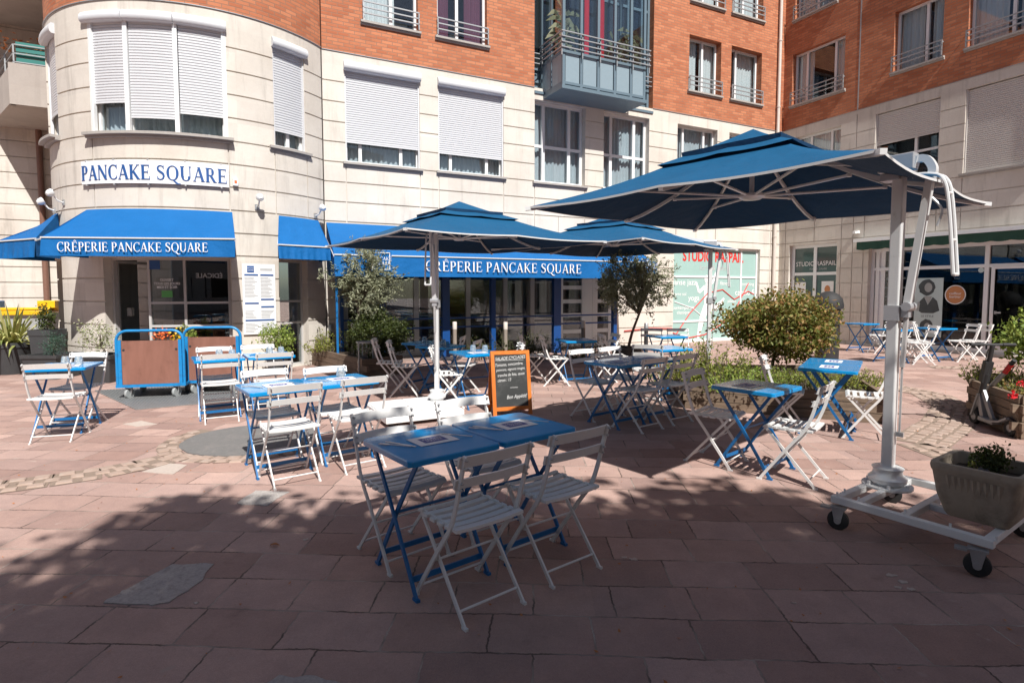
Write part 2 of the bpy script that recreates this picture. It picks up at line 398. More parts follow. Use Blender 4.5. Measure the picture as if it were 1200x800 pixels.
def build(name, mb, mat, parent=None, warp=None, bevel=0, angle=40):
    me = bpy.data.meshes.new(name)
    if warp:
        off = wloc(parent); vs = [Vector(warp(*p)) - off for p in mb.v]
    else: vs = mb.v
    me.from_pydata([tuple(p) for p in vs], [], mb.f)
    uvl = me.uv_layers.new(name='UVMap'); flat = mb.v; uv = uvl.data
    loops = me.loops
    for poly in me.polygons:
        idx = [loops[k].vertex_index for k in poly.loop_indices]
        a, b, c = Vector(flat[idx[0]]), Vector(flat[idx[1]]), Vector(flat[idx[2]])
        n = (b - a).cross(c - a); ax = max(range(3), key=lambda k: abs(n[k]))
        for k, vi in zip(poly.loop_indices, idx):
            p = flat[vi]
            uv[k].uv = (p[1], p[2]) if ax == 0 else ((p[0], p[2]) if ax == 1 else (p[0], p[1]))
    if mb.sm:
        me.polygons.foreach_set('use_smooth', [i in mb.sm for i in range(len(me.polygons))])
        me.set_sharp_from_angle(angle=radians(angle))
    me.materials.append(mat); me.update()
    o = bpy.data.objects.new(name, me); COL.objects.link(o)
    if parent: o.parent = parent
    if bevel:
        md = o.modifiers.new('Bevel', 'BEVEL'); md.width = bevel; md.segments = 2; md.limit_method = 'ANGLE'
    return o

def thing(name, label, cat, loc=(0, 0, 0), rz=0, group=None):
    o = bpy.data.objects.new(name, None); COL.objects.link(o)
    o.empty_display_size = .1
    o.location = loc; o.rotation_euler = (0, 0, rz); o['label'] = label; o['category'] = cat
    if group: o['group'] = group
    return o
def tag(o, label, cat, group=None):
    o['label'] = label; o['category'] = cat
    if group: o['group'] = group
    return o
def struct(name, mb, mat, **k):
    o = build(name, mb, mat, **k); o['kind'] = 'structure'; return o
KIDS = {}
def kids_of(root): return [o for o in bpy.data.objects if o.parent == root]
def dup(root, loc, rz, label, group=None):
    def cp(o, par):
        c = o.copy(); COL.objects.link(c)
        if par: c.parent = par
        for ch in kids_of(o): cp(ch, c)
        return c
    r = cp(root, None); r.location = loc; r.rotation_euler = (0, 0, rz); r['label'] = label
    if group: r['group'] = group
    return r

# text from the built in font -> flat polygons
def text_mb(body, size, depth=.004, align='CENTER', shear=0, bold=0, sx=1.0):
    cu = bpy.data.curves.new('lettering', 'FONT'); cu.body = body; cu.size = size; cu.extrude = depth / 2
    cu.align_x = align; cu.align_y = 'CENTER'; cu.shear = shear; cu.offset = bold; cu.resolution_u = 3
    o = bpy.data.objects.new('lettering', cu); COL.objects.link(o)
    dg = bpy.context.evaluated_depsgraph_get(); me = bpy.data.meshes.new_from_object(o.evaluated_get(dg))
    mb = MB(); mb.add([(v.co.x * sx, v.co.y, v.co.z) for v in me.vertices], [tuple(p.vertices) for p in me.polygons])
    bpy.data.objects.remove(o); bpy.data.curves.remove(cu); bpy.data.meshes.remove(me)
    return mb
def upright(mb, x, y, z):
    """flat text -> stands in the local facade frame at x,z, y in front"""
    mb.v = [(p[0] + x, y - p[2], p[1] + z) for p in mb.v]; return mb

# serif capitals drawn from strokes (height 1)
def serif(body, height, depth, gap=.09, bold=1.0):
    W = .135 * bold; T = .052; SF = .05; SH = .032
    out = MB(); x = 0
    def P(poly): out.prism([(x + px, py) for px, py in poly], 0, 1)
    def stem(cx, y0=0, y1=1, w=W, top=True, bot=True):
        P([(cx - w / 2, y0), (cx + w / 2, y0), (cx + w / 2, y1), (cx - w / 2, y1)])
        if bot: P([(cx - w / 2 - SF, y0), (cx + w / 2 + SF, y0), (cx + w / 2 + SF, y0 + SH), (cx - w / 2 - SF, y0 + SH)])
        if top: P([(cx - w / 2 - SF, y1 - SH), (cx + w / 2 + SF, y1 - SH), (cx + w / 2 + SF, y1), (cx - w / 2 - SF, y1)])
    def hb(x0, x1, y, t=T): P([(x0, y - t / 2), (x1, y - t / 2), (x1, y + t / 2), (x0, y + t / 2)])
    def dg(x0, y0, x1, y1, w): P([(x0 - w / 2, y0), (x0 + w / 2, y0), (x1 + w / 2, y1), (x1 - w / 2, y1)])
    def arc(cx, cy, rx, ry, a0, a1, w=W, n=18):
        for i in range(n):
            t0 = radians(a0 + (a1 - a0) * i / n); t1 = radians(a0 + (a1 - a0) * (i + 1) / n)
            w0 = T + (w - T) * abs(cos(t0)) ** 1.3; w1 = T + (w - T) * abs(cos(t1)) ** 1.3
            P([(cx + (rx - w0) * cos(t0), cy + (ry - T) * sin(t0)), (cx + rx * cos(t0), cy + ry * sin(t0)),
               (cx + rx * cos(t1), cy + ry * sin(t1)), (cx + (rx - w1) * cos(t1), cy + (ry - T) * sin(t1))])
    for ch in body:
        if ch == ' ': x += .34; continue
        if ch == 'P': stem(.13); hb(.13, .32, .975); hb(.13, .32, .47); arc(.32, .7225, .26, .28, 90, -90); w = .60
        elif ch == 'R': stem(.13); hb(.13, .32, .975); hb(.13, .32, .49); arc(.32, .7325, .25, .27, 90, -90); dg(.62, 0, .34, .49, W); hb(.55, .76, .016, .032); w = .74
        elif ch == 'A': dg(.08, 0, .38, 1, T * 1.2); dg(.66, 0, .38, 1, W); hb(.18, .56, .33); hb(-.02, .2, .016, .032); hb(.53, .8, .016, .032); w = .76
        elif ch == 'N': stem(.10, w=T * 1.2); stem(.70, w=T * 1.2, bot=False); dg(.70, 0, .10, 1, W); w = .80
        elif ch == 'C': arc(.43, .5, .42, .51, 50, 310); P([(.66, .74), (.70, .74), (.70, 1.0), (.67, 1.0), (.63, .88)]); P([(.66, .24), (.70, .24), (.70, .10), (.66, .08)]); w = .72
        elif ch == 'K': stem(.13); dg(.17, .42, .62, 1, T * 1.2); dg(.66, 0, .28, .56, W); hb(.52, .74, .984, .032); hb(.56, .80, .016, .032); w = .76
        elif ch in 'EÊ':
            stem(.13); hb(.13, .58, .975); hb(.13, .48, .51); hb(.13, .62, .026)
            P([(.55, .80), (.58, .80), (.58, 1), (.53, 1)]); P([(.46, .40), (.49, .40), (.49, .62), (.46, .62)]); P([(.57, 0), (.60, 0), (.64, .22), (.60, .22)])
            if ch == 'Ê': dg(.22, 1.08, .35, 1.22, .06); dg(.48, 1.08, .35, 1.22, .06)
            w = .64
        elif ch == 'S':
            pts = [(.50, .80), (.46, .92), (.36, .975), (.24, .97), (.14, .90), (.11, .78), (.14, .67), (.25, .58), (.38, .50), (.48, .41), (.52, .28), (.49, .14), (.40, .05), (.27, .02), (.15, .06), (.09, .17)]
            ws = [.04, .05, .055, .06, .09, .12, .13, .14, .15, .14, .13, .10, .07, .055, .05, .04]
            for i in range(len(pts) - 1):
                (ax, ay), (bx, by) = pts[i], pts[i + 1]; d = hypot(bx - ax, by - ay); nx, ny = -(by - ay) / d, (bx - ax) / d
                a, b = ws[i] / 2, ws[i + 1] / 2; e = .012 / d
                ax, ay, bx, by = ax - (bx - ax) * e, ay - (by - ay) * e, bx + (bx - ax) * e, by + (by - ay) * e
                P([(ax - nx * a, ay - ny * a), (bx - nx * b, by - ny * b), (bx + nx * b, by + ny * b), (ax + nx * a, ay + ny * a)])
            P([(.50, .74), (.53, .74), (.53, .99), (.50, .99)]); P([(.07, .02), (.10, .02), (.10, .26), (.07, .26)]); w = .60
        elif ch == 'Q': arc(.43, .5, .42, .51, 0, 360, n=28); P([(.40, .03), (.52, .03), (.80, -.20), (.98, -.22), (.98, -.26), (.72, -.28)]); w = .86
        elif ch == 'U': stem(.13, y0=.3, bot=False); stem(.66, y0=.3, w=T * 1.2, bot=False); arc(.378, .31, .316, .32, 180, 360); w = .78
        elif ch == 'I': stem(.13); w = .26
        x += w + gap
    width = x - gap
    out.v = [((px - width / 2) * height, (py - .5) * height, pz * depth) for px, py, pz in out.v]
    return out, width * height

# ------------------------------------------------------------------ facade frames: x right as seen, y into the wall, z up
TH = radians(26.3); CX, CY = 8.528, 18.152
DM = (cos(TH), sin(TH)); NIN = (-sin(TH), cos(TH))
def FM(x, y, z): return (CX + DM[0] * x + NIN[0] * y, CY + DM[1] * x + NIN[1] * y, z)
DRX = (sin(TH), -cos(TH)); NRIN = (cos(TH), sin(TH))
def FR(x, y, z): return (CX + DRX[0] * x + NRIN[0] * y, CY + DRX[1] * x + NRIN[1] * y, z)
BX, BY, BR = -6.668, 12.90, 2.894
def FB(x, y, z):
    a = x / BR; r = BR - y
    return (BX + r * cos(a), BY + r * sin(a), z)
def ba(deg): return radians(deg) * BR
def FL(x, y, z): return (-12.95 + DM[0] * x + NIN[0] * y, 15.35 + DM[1] * x + NIN[1] * y, z)

def wall(mb, x0, x1, z0, z1, opens=(), grooves=(), vj=(), thick=.3, y=0, gd=.022, gh=.026):
    zs = {z0, z1}
    for o in opens: zs |= {o[2], o[3]}
    gb = [(g, g + gh) for g in grooves if z0 < g and g + gh < z1]
    for a, b in gb: zs |= {a, b}
    for j in vj: zs |= {j[1], j[2]}
    zs = sorted(z for z in zs if z0 <= z <= z1)
    for a, b in zip(zs, zs[1:]):
        if b - a < 1e-5: continue
        mz = (a + b) / 2; isg = any(p < mz < q for p, q in gb)
        iv = [(x0, x1)]
        for o in opens:
            if o[2] < mz < o[3]:
                nv = []
                for p, q in iv:
                    if o[0] > p: nv.append((p, min(q, o[0])))
                    if o[1] < q: nv.append((max(p, o[1]), q))
                iv = [(p, q) for p, q in nv if q - p > 1e-4]
        for p, q in iv:
            if isg: mb.box(p, q, y + gd, y + thick, a, b); continue
            cuts = sorted(j[0] for j in vj if j[1] < mz < j[2] and p + .02 < j[0] < q - .02)
            s = p
            for c in cuts:
                mb.box(s, c - .011, y, y + thick, a, b); mb.box(c - .011, c + .011, y + gd, y + thick, a, b); s = c + .011
            mb.box(s, q, y, y + thick, a, b)
    return mb

def curtain_mb(x0, x1, z0, z1, y, amp=.022, wl=.11, step=None):
    mb = MB(); n = max(6, int((x1 - x0) / .018)); ph = R.random() * 6
    def fn(u, v):
        x = x0 + (x1 - x0) * u
        return (x, y + amp * (sin(2 * pi * x / wl + ph) + .5 * sin(2 * pi * x / (wl * 2.7) + 2 * ph)) * (.6 + .4 * (1 - v)), z0 + (z1 - z0) * v)
    return mb.grid(fn, n, 2)

def shutter_mb(mb, x0, x1, z0, z1, y, pitch=.048):
    n = max(1, int(round((z1 - z0) / pitch))); h = (z1 - z0) / n
    for i in range(n):
        a = z0 + i * h
        k = max(1, ceil((x1 - x0) / mb.step)) if mb.step else 1
        for j in range(k):
            p = x0 + (x1 - x0) * j / k; q = x0 + (x1 - x0) * (j + 1) / k
            mb.add([(p, y + .014, a), (q, y + .014, a), (q, y, a + h * .25), (p, y, a + h * .25), (q, y, a + h * .8), (p, y, a + h * .8), (q, y + .014, a + h), (p, y + .014, a + h)],
                   [(0, 1, 2, 3), (3, 2, 4, 5), (5, 4, 6, 7)])
    return mb

def window(F, parent, x0, x1, z0, z1, cols=(.5,), rows=(), y=.13, step=None, frame='upvc', glass='glass', curtain='curtain', shut=None, box=True,
           sill=True, rail=None, shutmat='shutter', fw=.055, interior='interior', deep=.75, cgap=None, sillout=.07, sillx=.06, cz=None):
    mb = MB(step)
    d0, d1 = y, y + .06
    mb.box(x0, x0 + fw, d0, d1, z0, z1); mb.box(x1 - fw, x1, d0, d1, z0, z1)
    mb.box(x0 + fw, x1 - fw, d0, d1, z0, z0 + fw); mb.box(x0 + fw, x1 - fw, d0, d1, z1 - fw, z1)
    xs = [x0 + fw] + [x0 + (x1 - x0) * c for c in cols] + [x1 - fw]
    for c in cols:
        xc = x0 + (x1 - x0) * c; mb.box(xc - fw * .62, xc + fw * .62, d0 - .008, d1, z0 + fw, z1 - fw)
    for r in rows:
        zc = z0 + (z1 - z0) * r
        for i in range(len(xs) - 1):
            a = xs[i] + (fw * .62 if i else 0); b = xs[i + 1] - (fw * .62 if i < len(xs) - 2 else 0)
            mb.box(a, b, d0 + .002, d1, zc - fw * .5, zc + fw * .5)
    w = build('window', mb, M[frame], parent, warp=F)
    g = MB(step); g.box(x0 + fw * .5, x1 - fw * .5, d0 + .03, d0 + .036, z0 + fw * .5, z1 - fw * .5)
    build('pane', g, M[glass], w, warp=F)
    if curtain:
        if cgap:   # two drawn-back curtains
            mb2 = curtain_mb(x0, x0 + (x1 - x0) * cgap[0], z0, z1, y + .16); c2 = curtain_mb(x0 + (x1 - x0) * cgap[1], x1, z0, z1, y + .16)
            mb2.add(c2.v, c2.f, True)
        else: mb2 = curtain_mb(x0, x1, z0, z1 if cz is None else cz, y + .16)
        build('curtain', mb2, M[curtain], w, warp=F)
    it = MB(step); i0, i1, k0, k1 = x0 - .02, x1 + .02, z0 - .02, z1 + .02
    yy = y + deep
    it.box(i0, i1, yy, yy + .03, k0, k1); it.box(i0 - .03, i0, .31, yy + .03, k0, k1); it.box(i1, i1 + .03, .31, yy + .03, k0, k1)
    it.box(i0, i1, .31, yy, k0 - .03, k0); it.box(i0, i1, .31, yy, k1, k1 + .03)
    build('room_behind', it, M[interior], w, warp=F)
    if shut is not None:
        s = shutter_mb(MB(step), x0 + .03, x1 - .03, shut, z1 - .02, .055)
        s.box(x0 + .03, x1 - .03, .05, .07, shut - .03, shut)
        build('roller_shutter', s, M[shutmat], w, warp=F)
        for a_ in (x0, x1 - .03): gd = MB(step); gd.box(a_, a_ + .03, .03, .08, z0, z1); build('shutter_guide', gd, M[shutmat], w, warp=F)
    if sill:
        sl = MB(step); sl.box(x0 - sillx, x1 + sillx, -sillout, y, z0 - .05, z0 - .004); sl.box(x0 - sillx, x1 + sillx, -sillout * .5, 0, z0 - .09, z0 - .05)
        build('sill', sl, M['sill'], w, warp=F)
    if rail:
        rb = MB(step); zs_ = rail
        for z in zs_: rb.box(x0 - .02, x1 + .02, -.075, -.05, z - .013, z + .013)
        for x in (x0 - .02, x1 - .005): rb.box(x, x + .025, -.075, -.05, zs_[0] - .12, zs_[-1]); rb.box(x, x + .025, -.05, .02, zs_[-1] - .05, zs_[-1] - .025)
        build('railing', rb, M['rail'], w, warp=F)
    return w

def shutter_box(F, parent, x0, x1, z1, step=None, h=.18, out=.09):
    """rounded white casing over the opening"""
    mb = MB(step); n = max(1, ceil((x1 - x0) / step)) if step else 1
    prof = [(.04, z1), (-out * .55, z1), (-out * .92, z1 - h * .28), (-out, z1 - h * .55), (-out * .9, z1 - h * .85), (-out * .6, z1 - h), (.04, z1 - h)]
    vs = []; k = len(prof)
    for i in range(n + 1):
        x = x0 + (x1 - x0) * i / n; vs += [(x, py, pz) for py, pz in prof]
    fs = [tuple(range(k)), tuple(n * k + j for j in range(k))[::-1]]
    for i in range(n):
        for j in range(k):
            j2 = (j + 1) % k; fs.append((i * k + j, (i + 1) * k + j, (i + 1) * k + j2, i * k + j2))
    mb.add(vs, fs, True)
    return build('shutter_box', mb, M['shutter'], parent, warp=F)

# ================================================================== SETTING: ground
def gp(px, py, z=0):
    """pavement spot under a photo position, used only to read off plan coordinates"""
    f, cy, p = 662., 381., radians(3.5); a = (px - 600) / f; b = (cy - py) / f
    r = (a, cos(p) + b * sin(p), -sin(p) + b * cos(p)); t = (z - 1.52) / r[2]
    return (r[0] * t, r[1] * t)
g = MB(); g.face((-90, -60, 0), (90, -60, 0), (90, 90, 0), (-90, 90, 0))
struct('ground', g, M['pavers'])
def ngon(cx, cy, rx, ry, n=28, j=0., rot=0):
    return [(cx + (rx + R.uniform(-j, j)) * cos(2 * pi * i / n + rot), cy + (ry + R.uniform(-j, j)) * sin(2 * pi * i / n + rot)) for i in range(n)]
a = MB(); a.prism(ngon(-2.66, 5.72, .66, .62, 40, .012), -.02, .010); struct('asphalt_patch', a, M['asphalt'])
# cobbled strips: real little stones on a bed of sand
def cobbles(path, width, size=.115):
    bed = MB(); st = MB()
    pts = [Vector((*p, 0)) for p in path]
    acc = 0
    for i in range(len(pts) - 1):
        p, q = pts[i], pts[i + 1]; d = (q - p); Ln = d.length; d.normalize(); nrm = Vector((-d.y, d.x, 0))
        m = max(1, int(Ln / (size * 1.12)))
        bed.add([p - nrm * width / 2 + Vector((0, 0, .004)), q - nrm * width / 2 + Vector((0, 0, .004)), q + nrm * width / 2 + Vector((0, 0, .004)), p + nrm * width / 2 + Vector((0, 0, .004))], [(0, 1, 2, 3)])
        for k in range(m):
            rows = max(2, int(width / size))
            for r_ in range(rows):
                c = p + d * ((k + .5 + (.5 if r_ % 2 else 0)) * Ln / m) + nrm * ((r_ + .5) / rows - .5) * width
                c += Vector((R.uniform(-.01, .01), R.uniform(-.01, .01), 0))
                h1 = size * R.uniform(.38, .5); h2 = size * R.uniform(.36, .46); zt = R.uniform(.008, .017); e = .012
                def q4(f, z): return [c + d * sx * (h1 * f) + nrm * sy * (h2 * f) + Vector((R.uniform(-.005, .005), R.uniform(-.005, .005), z)) for sx, sy in ((-1, -1), (1, -1), (1, 1), (-1, 1))]
                st.add(q4(1, .0) + q4(.97, zt * .6) + q4(.80, zt), [(8, 9, 10, 11)] + [(i0, (i0 + 1) % 4, 4 + (i0 + 1) % 4, 4 + i0) for i0 in range(4)] + [(4 + i0, 4 + (i0 + 1) % 4, 8 + (i0 + 1) % 4, 8 + i0) for i0 in range(4)])
    return bed, st
for path, w in (([gp(-60, 578), gp(0, 571), gp(60, 563), gp(120, 554), gp(165, 545), gp(195, 538)], .36),
                ([(-2.66 + .77 * cos(t), 5.72 + .73 * sin(t)) for t in [radians(x) for x in range(150, 331, 20)]], .18),
                ([gp(1075, 520), gp(1110, 497), gp(1120, 478), gp(1090, 462), gp(1040, 452)], .5),
                ([gp(1075, 520), gp(1130, 540), gp(1200, 548), gp(1260, 552)], .42),
                ([gp(1040, 452), gp(1010, 447)], .45),
                ([gp(1090, 430), gp(1150, 432)], .4)):
    bd, st = cobbles(path, w); struct('cobble_bed', bd, M['mortar']); struct('cobble_strip', st, M['cobble'])
# concrete repairs in the paving
def blob(poly, z, mat, sub=4, j=.012):
    out = []
    for i in range(len(poly)):
        p, q = poly[i], poly[(i + 1) % len(poly)]
        for k in range(sub): t = k / sub; out.append((p[0] + (q[0] - p[0]) * t + R.uniform(-j, j), p[1] + (q[1] - p[1]) * t + R.uniform(-j, j)))
    m = MB(); m.prism(out, -.02, z); struct('paving_repair', m, mat)
blob([gp(122, 706), gp(148, 690), gp(205, 661), gp(252, 661), (gp(235, 680)), gp(200, 706), gp(175, 709)], .005, M['patch'])
blob([gp(276, 590), gp(300, 575), gp(340, 576), gp(312, 593)], .0045, M['patch'])
blob([gp(166, 553), gp(200, 543), gp(219, 545), gp(202, 556)], .005, M['patch2'], 2, .006)
blob([gp(144, 497), gp(165, 493), gp(184, 497), gp(160, 500)], .004, M['patch2'], 2, .006)
blob([gp(312, 799), gp(330, 792), gp(385, 795), gp(420, 812), gp(320, 815)], .005, M['patch'])
for (x, y, r_) in ((732, 653, .022), (742, 655, .025), (1045, 674, .028), (1058, 682, .03), (1068, 690, .026), (1052, 688, .02), (358, 632, .02), (930, 706, .012), (230, 706, .012)):
    q = gp(x, y); m = MB(); m.prism(ngon(q[0], q[1], r_ * .85, r_ * .6, 11, .008), -.01, .003); struct('paving_repair', m, M['patch2'])

# ================================================================== BUILDINGS
GRV = [3.39 + .415 * k for k in range(-8, 7)]
GRV_LOW = [g_ for g_ in GRV]
# ---------------- restaurant building: flat front + round corner bay
rb = thing('corner_apartment_building', 'pale limestone and orange brick apartment building with a round corner bay and white roller shutters', 'building', (-3.95, 12.1, 0))
BIG = [(-103.5, -58.8, 4.27, 6.29)]
RESTO = (-13.55, -6.35, 0, 2.38)
ops = [(-13.45, -11.82, 4.25, 6.29), (-11.38, -9.74, 4.25, 6.29), (-8.89, -7.40, 4.22, 6.22), (-6.82, -5.31, 4.22, 6.22),
       (-4.30, -2.77, 4.25, 6.22), (-2.29, -1.0, 4.25, 6.22), (-4.35, -.85, .02, 2.80), RESTO]
vjs = [(x, 2.98, 4.2) for x in (-13.45, -11.82, -11.38, -9.74, -8.89, -7.4, -6.82, -5.31, -4.3, -2.77)] + [(-10.6, 2.98, 3.39), (-8.2, 2.98, 3.39), (-.4, 0, 6.4)]
w = wall(MB(), -13.9, 0, 0, 6.5, ops, GRV, vjs)
build('stone_wall', w, M['stone'], rb, warp=FM)
bops = [(-13.04, -11.84, 7.24, 8.80), (-11.39, -10.17, 7.24, 8.80), (-8.9, -5.2, 6.42, 12.3), (-3.92, -2.69, 7.2, 8.74), (-2.28, -1.0, 7.2, 8.74),
        (-13.04, -11.84, 9.68, 11.3), (-11.39, -10.17, 9.68, 11.3), (-3.88, -2.65, 9.68, 11.3), (-2.28, -1.0, 9.68, 11.3)]
build('brick_wall', wall(MB(), -13.9, 0, 6.512, 12.6, bops), M['brick'], rb, warp=FM)
for a_, b_ in ((-13.9, -8.9), (-5.2, 0)): fl = MB(); fl.box(a_, b_, -.018, .25, 6.5, 6.512); build('flashing', fl, M['rail'], rb, warp=FM)
rf = MB(); rf.box(-13.9, 0, .3, 9, 12.3, 12.6); rf.box(-13.9, 0, 8.7, 9, 0, 12.3); build('roof_slab', rf, M['band'], rb, warp=FM)
# bay
BST = .12
bopen = [(ba(-103.5), ba(-58.8), 4.27, 6.29), (ba(-42.2), ba(-28.6), 4.27, 6.24), (ba(-139), ba(-123), 4.33, 6.29),
         (ba(-101.6), ba(-58.7), .02, 2.11), (ba(-41.7), ba(-29.2), .02, 2.12), (ba(-148), ba(-126.5), .02, 2.11)]
bvj = [(ba(a_), 2.98, 4.2) for a_ in (-123.5, -104, -58.4, -42.2, -28.2)] + [(ba(-101.9), 2.11, 2.9), (ba(-58.4), 2.11, 2.9)]
build('bay_stone_wall', wall(MB(BST), ba(-200), ba(-19.5), 0, 6.5, bopen, GRV, bvj, thick=.3), M['stone2'], rb, warp=FB)
build('bay_brick_wall', wall(MB(BST), ba(-200), ba(-19.5), 6.512, 12.6), M['brick'], rb, warp=FB)
fl = MB(BST); fl.box(ba(-200), ba(-19.5), -.02, .25, 6.5, 6.512); build('bay_flashing', fl, M['rail'], rb, warp=FB)
rf = MB(); rf.lathe([(0, 12.3), (2.6, 12.3), (2.6, 12.5), (0, 12.5)], 32, (BX, BY, 0)); build('bay_roof', rf, M['band'], rb, warp=lambda x, y, z: (x, y, z))

# bay windows
def bwin(a0, a1, z0, z1, **k): return window(FB, rb, ba(a0), ba(a1), z0, z1, step=BST, y=.12, **k)
bw = bwin(-103.5, -58.8, 4.27, 6.29, cols=(.295, .654), rows=(), curtain='curtain', sillx=.1, sillout=.13, deep=.6)
for (a0, a1, zz) in ((-103.2, -90.6, 4.81), (-89.6, -74.6, 4.55), (-73.6, -59.1, 4.66)):
    s = shutter_mb(MB(BST), ba(a0) + .02, ba(a1) - .02, zz, 6.2, .035)
    s.box(ba(a0) + .02, ba(a1) - .02, .03, .05, zz - .03, zz)
    build('roller_shutter', s, M['shutter'], bw, warp=FB)
for a_ in (-103.3, -90.1, -74.1, -59.0): gd = MB(BST); gd.box(ba(a_) - .035, ba(a_) + .035, .0, .06, 4.28, 6.2); build('shutter_guide', gd, M['upvc'], bw, warp=FB)
for (a0, a1) in ((-105.6, -90.4), (-90.2, -74.3), (-74.1, -58.2)): shutter_box(FB, bw, ba(a0), ba(a1), 6.31, BST, .17, .09)
w_ = bwin(-42.2, -28.6, 4.27, 6.24, cols=(.5,), shut=4.60, deep=.6, sillx=.1); shutter_box(FB, w_, ba(-42.6), ba(-28.0), 6.28, BST, .17, .09)
w_ = bwin(-139, -123, 4.33, 6.29, cols=(.5,), shut=4.8, deep=.6, sillx=.06, sillout=.16); shutter_box(FB, w_, ba(-139), ba(-122.6), 6.31, BST, .18, .09)
# bay shop fronts
def shopfront(F, parent, name, x0, x1, z0, z1, posts, rails, y=.16, step=None, fw=.045, mat='grey_frame', glass='glass_d', skip=(), gy=.03):
    mb = MB(step); xs = [x0] + list(posts) + [x1]
    for i, x in enumerate(xs):
        a_ = x if i == 0 else (x - fw if i == len(xs) - 1 else x - fw / 2); mb.box(a_, a_ + fw, y, y + .06, z0, z1)
    for i in range(len(xs) - 1):
        p = xs[i] + (fw if i == 0 else fw / 2); q = xs[i + 1] - (fw if i == len(xs) - 2 else fw / 2)
        mb.box(p, q, y, y + .06, z1 - fw, z1)
        if i in skip: continue
        mb.box(p, q, y, y + .06, z0, z0 + fw)
        for r_ in rails: mb.box(p, q, y + .004, y + .056, r_ - fw * .45, r_ + fw * .45)
    s = build(name, mb, M[mat], parent, warp=F)
    for i in range(len(xs) - 1):
        if i in skip: continue
        gm = MB(step); gm.box(xs[i] + .01, xs[i + 1] - .01, y + gy, y + gy + .008, z0 + .02, z1 - .02); build('pane', gm, M[glass], s, warp=F)
    return s
sf = shopfront(FB, rb, 'shop_entrance', ba(-101.6), ba(-58.7), .02, 2.11, [ba(-86.9), ba(-74.4)], [1.3, .88], step=BST, skip=(0,))
tp = MB(BST); tp.box(ba(-103), ba(-57.6), -.02, .15, 2.115, 2.17); build('lintel_strip', tp, M['grey_frame'], rb, warp=FB)
lf = MB(); lf.bar(FB(ba(-101), .25, .05), FB(ba(-101), .95, .05), .03, .05); lf.bar(FB(ba(-101), .25, 2.04), FB(ba(-101), .95, 2.04), .03, .05)
lf.bar(FB(ba(-101), .25, .03), FB(ba(-101), .25, 2.06), .05, .03); lf.bar(FB(ba(-101), .95, .03), FB(ba(-101), .95, 2.06), .05, .03); lf.bar(FB(ba(-101), .5, 1.05), FB(ba(-101), .5, 1.2), .08, .08)
build('open_door', lf, M['grey_frame'], rb, warp=lambda x, y, z: (x, y, z))
for i, (a_, z_, t_) in enumerate(((-80.5, 1.66, 'OUVERT'), (-80.5, 1.595, 'TOUS LES JOURS'), (-80.5, 1.53, 'MIDI ET SOIR'), (-66.0, 1.74, 'ÉDICALE'))):  # mirrored last word: an outside sign's reflection painted as grey letters
    t = upright(text_mb(t_, .062 if i < 3 else .12, .002, bold=.001, sx=1 if i < 3 else -1), ba(a_), .155, z_ + .05); build('window_lettering', t, M['letter_white' if i < 3 else 'letter_grey'], sf, warp=FB)  # the mirrored grey word is a painted sign reflection, not lettering
gs = MB(); gs.box(ba(-82.4), ba(-78.6), .150, .154, 1.40, 1.52); build('green_sticker', gs, M['green_st'], sf, warp=FB)
gs = MB(); gs.box(ba(-86.4), ba(-82.6), .150, .154, 1.90, 2.06); build('blue_sticker', gs, M['sign_blue'], sf, warp=FB)
shopfront(FB, rb, 'side_door', ba(-41.7), ba(-29.2), .02, 2.12, [ba(-41.2)], [1.31, .88], step=BST)
shopfront(FB, rb, 'left_shop_window', ba(-148), ba(-126.5), .02, 2.11, [ba(-137)], [1.3], step=BST)
ri = MB(); ri.lathe([(.7, .012), (2.55, .012)], 28, (BX, BY, 0)); build('bay_floor', ri, M['inter_grey'], rb, warp=lambda x, y, z: (x, y, z))
ri = MB(); ri.lathe([(0, 2.5), (2.6, 2.5), (2.6, 2.6), (0, 2.6)], 28, (BX, BY, 0)); ri.lathe([(.7, .0), (.7, 2.5)], 20, (BX, BY, 0)); build('bay_interior', ri, M['interior'], rb, warp=lambda x, y, z: (x, y, z))
ri = MB()
for a_, r_ in ((-95, 1.6), (-80, 1.75), (-66, 1.65), (-52, 1.7), (-36, 1.8)):
    c = Vector((BX + r_ * cos(radians(a_)), BY + r_ * sin(radians(a_)), 0)); ri.box(c.x - .28, c.x + .28, c.y - .2, c.y + .2, .72, .75); ri.box(c.x - .03, c.x + .03, c.y - .03, c.y + .03, .02, .72)
build('indoor_table', ri, M['inter_brown'], rb, warp=lambda x, y, z: (x, y, z))

# flat front windows
def mwin(*a_, **k): return window(FM, rb, *a_, **k)
w_ = mwin(-13.45, -11.82, 4.25, 6.29, cols=(.2, .75), shut=4.70, cz=4.8); shutter_box(FM, w_, -13.47, -11.80, 6.33, None, .18, .10)
w_ = mwin(-11.38, -9.74, 4.25, 6.29, cols=(.2, .76), shut=4.69, cz=4.8); shutter_box(FM, w_, -11.40, -9.72, 6.33, None, .18, .10)
for x0, x1 in ((-8.89, -7.40), (-6.82, -5.31)): mwin(x0, x1, 4.22, 6.22, cols=(.22, .73), rows=(.46,), fw=.07, y=.16, curtain='curtain')
mwin(-4.30, -2.77, 4.25, 6.22, cols=(.22, .74), rows=(.46,), y=.16, curtain='curtain')
mwin(-2.29, -1.0, 4.25, 6.22, cols=(.5,), y=.16, curtain='curtain_w')
R3 = lambda z: [z + .12, z + .24, z + .36]
mwin(-13.04, -11.84, 7.24, 8.80, cols=(.52,), rail=R3(7.26), curtain='curtain_w', cgap=(.62, .97))
mwin(-11.39, -10.17, 7.24, 8.80, cols=(.42, ), rail=R3(7.26), curtain='curtain_p', cgap=(.3, .62))
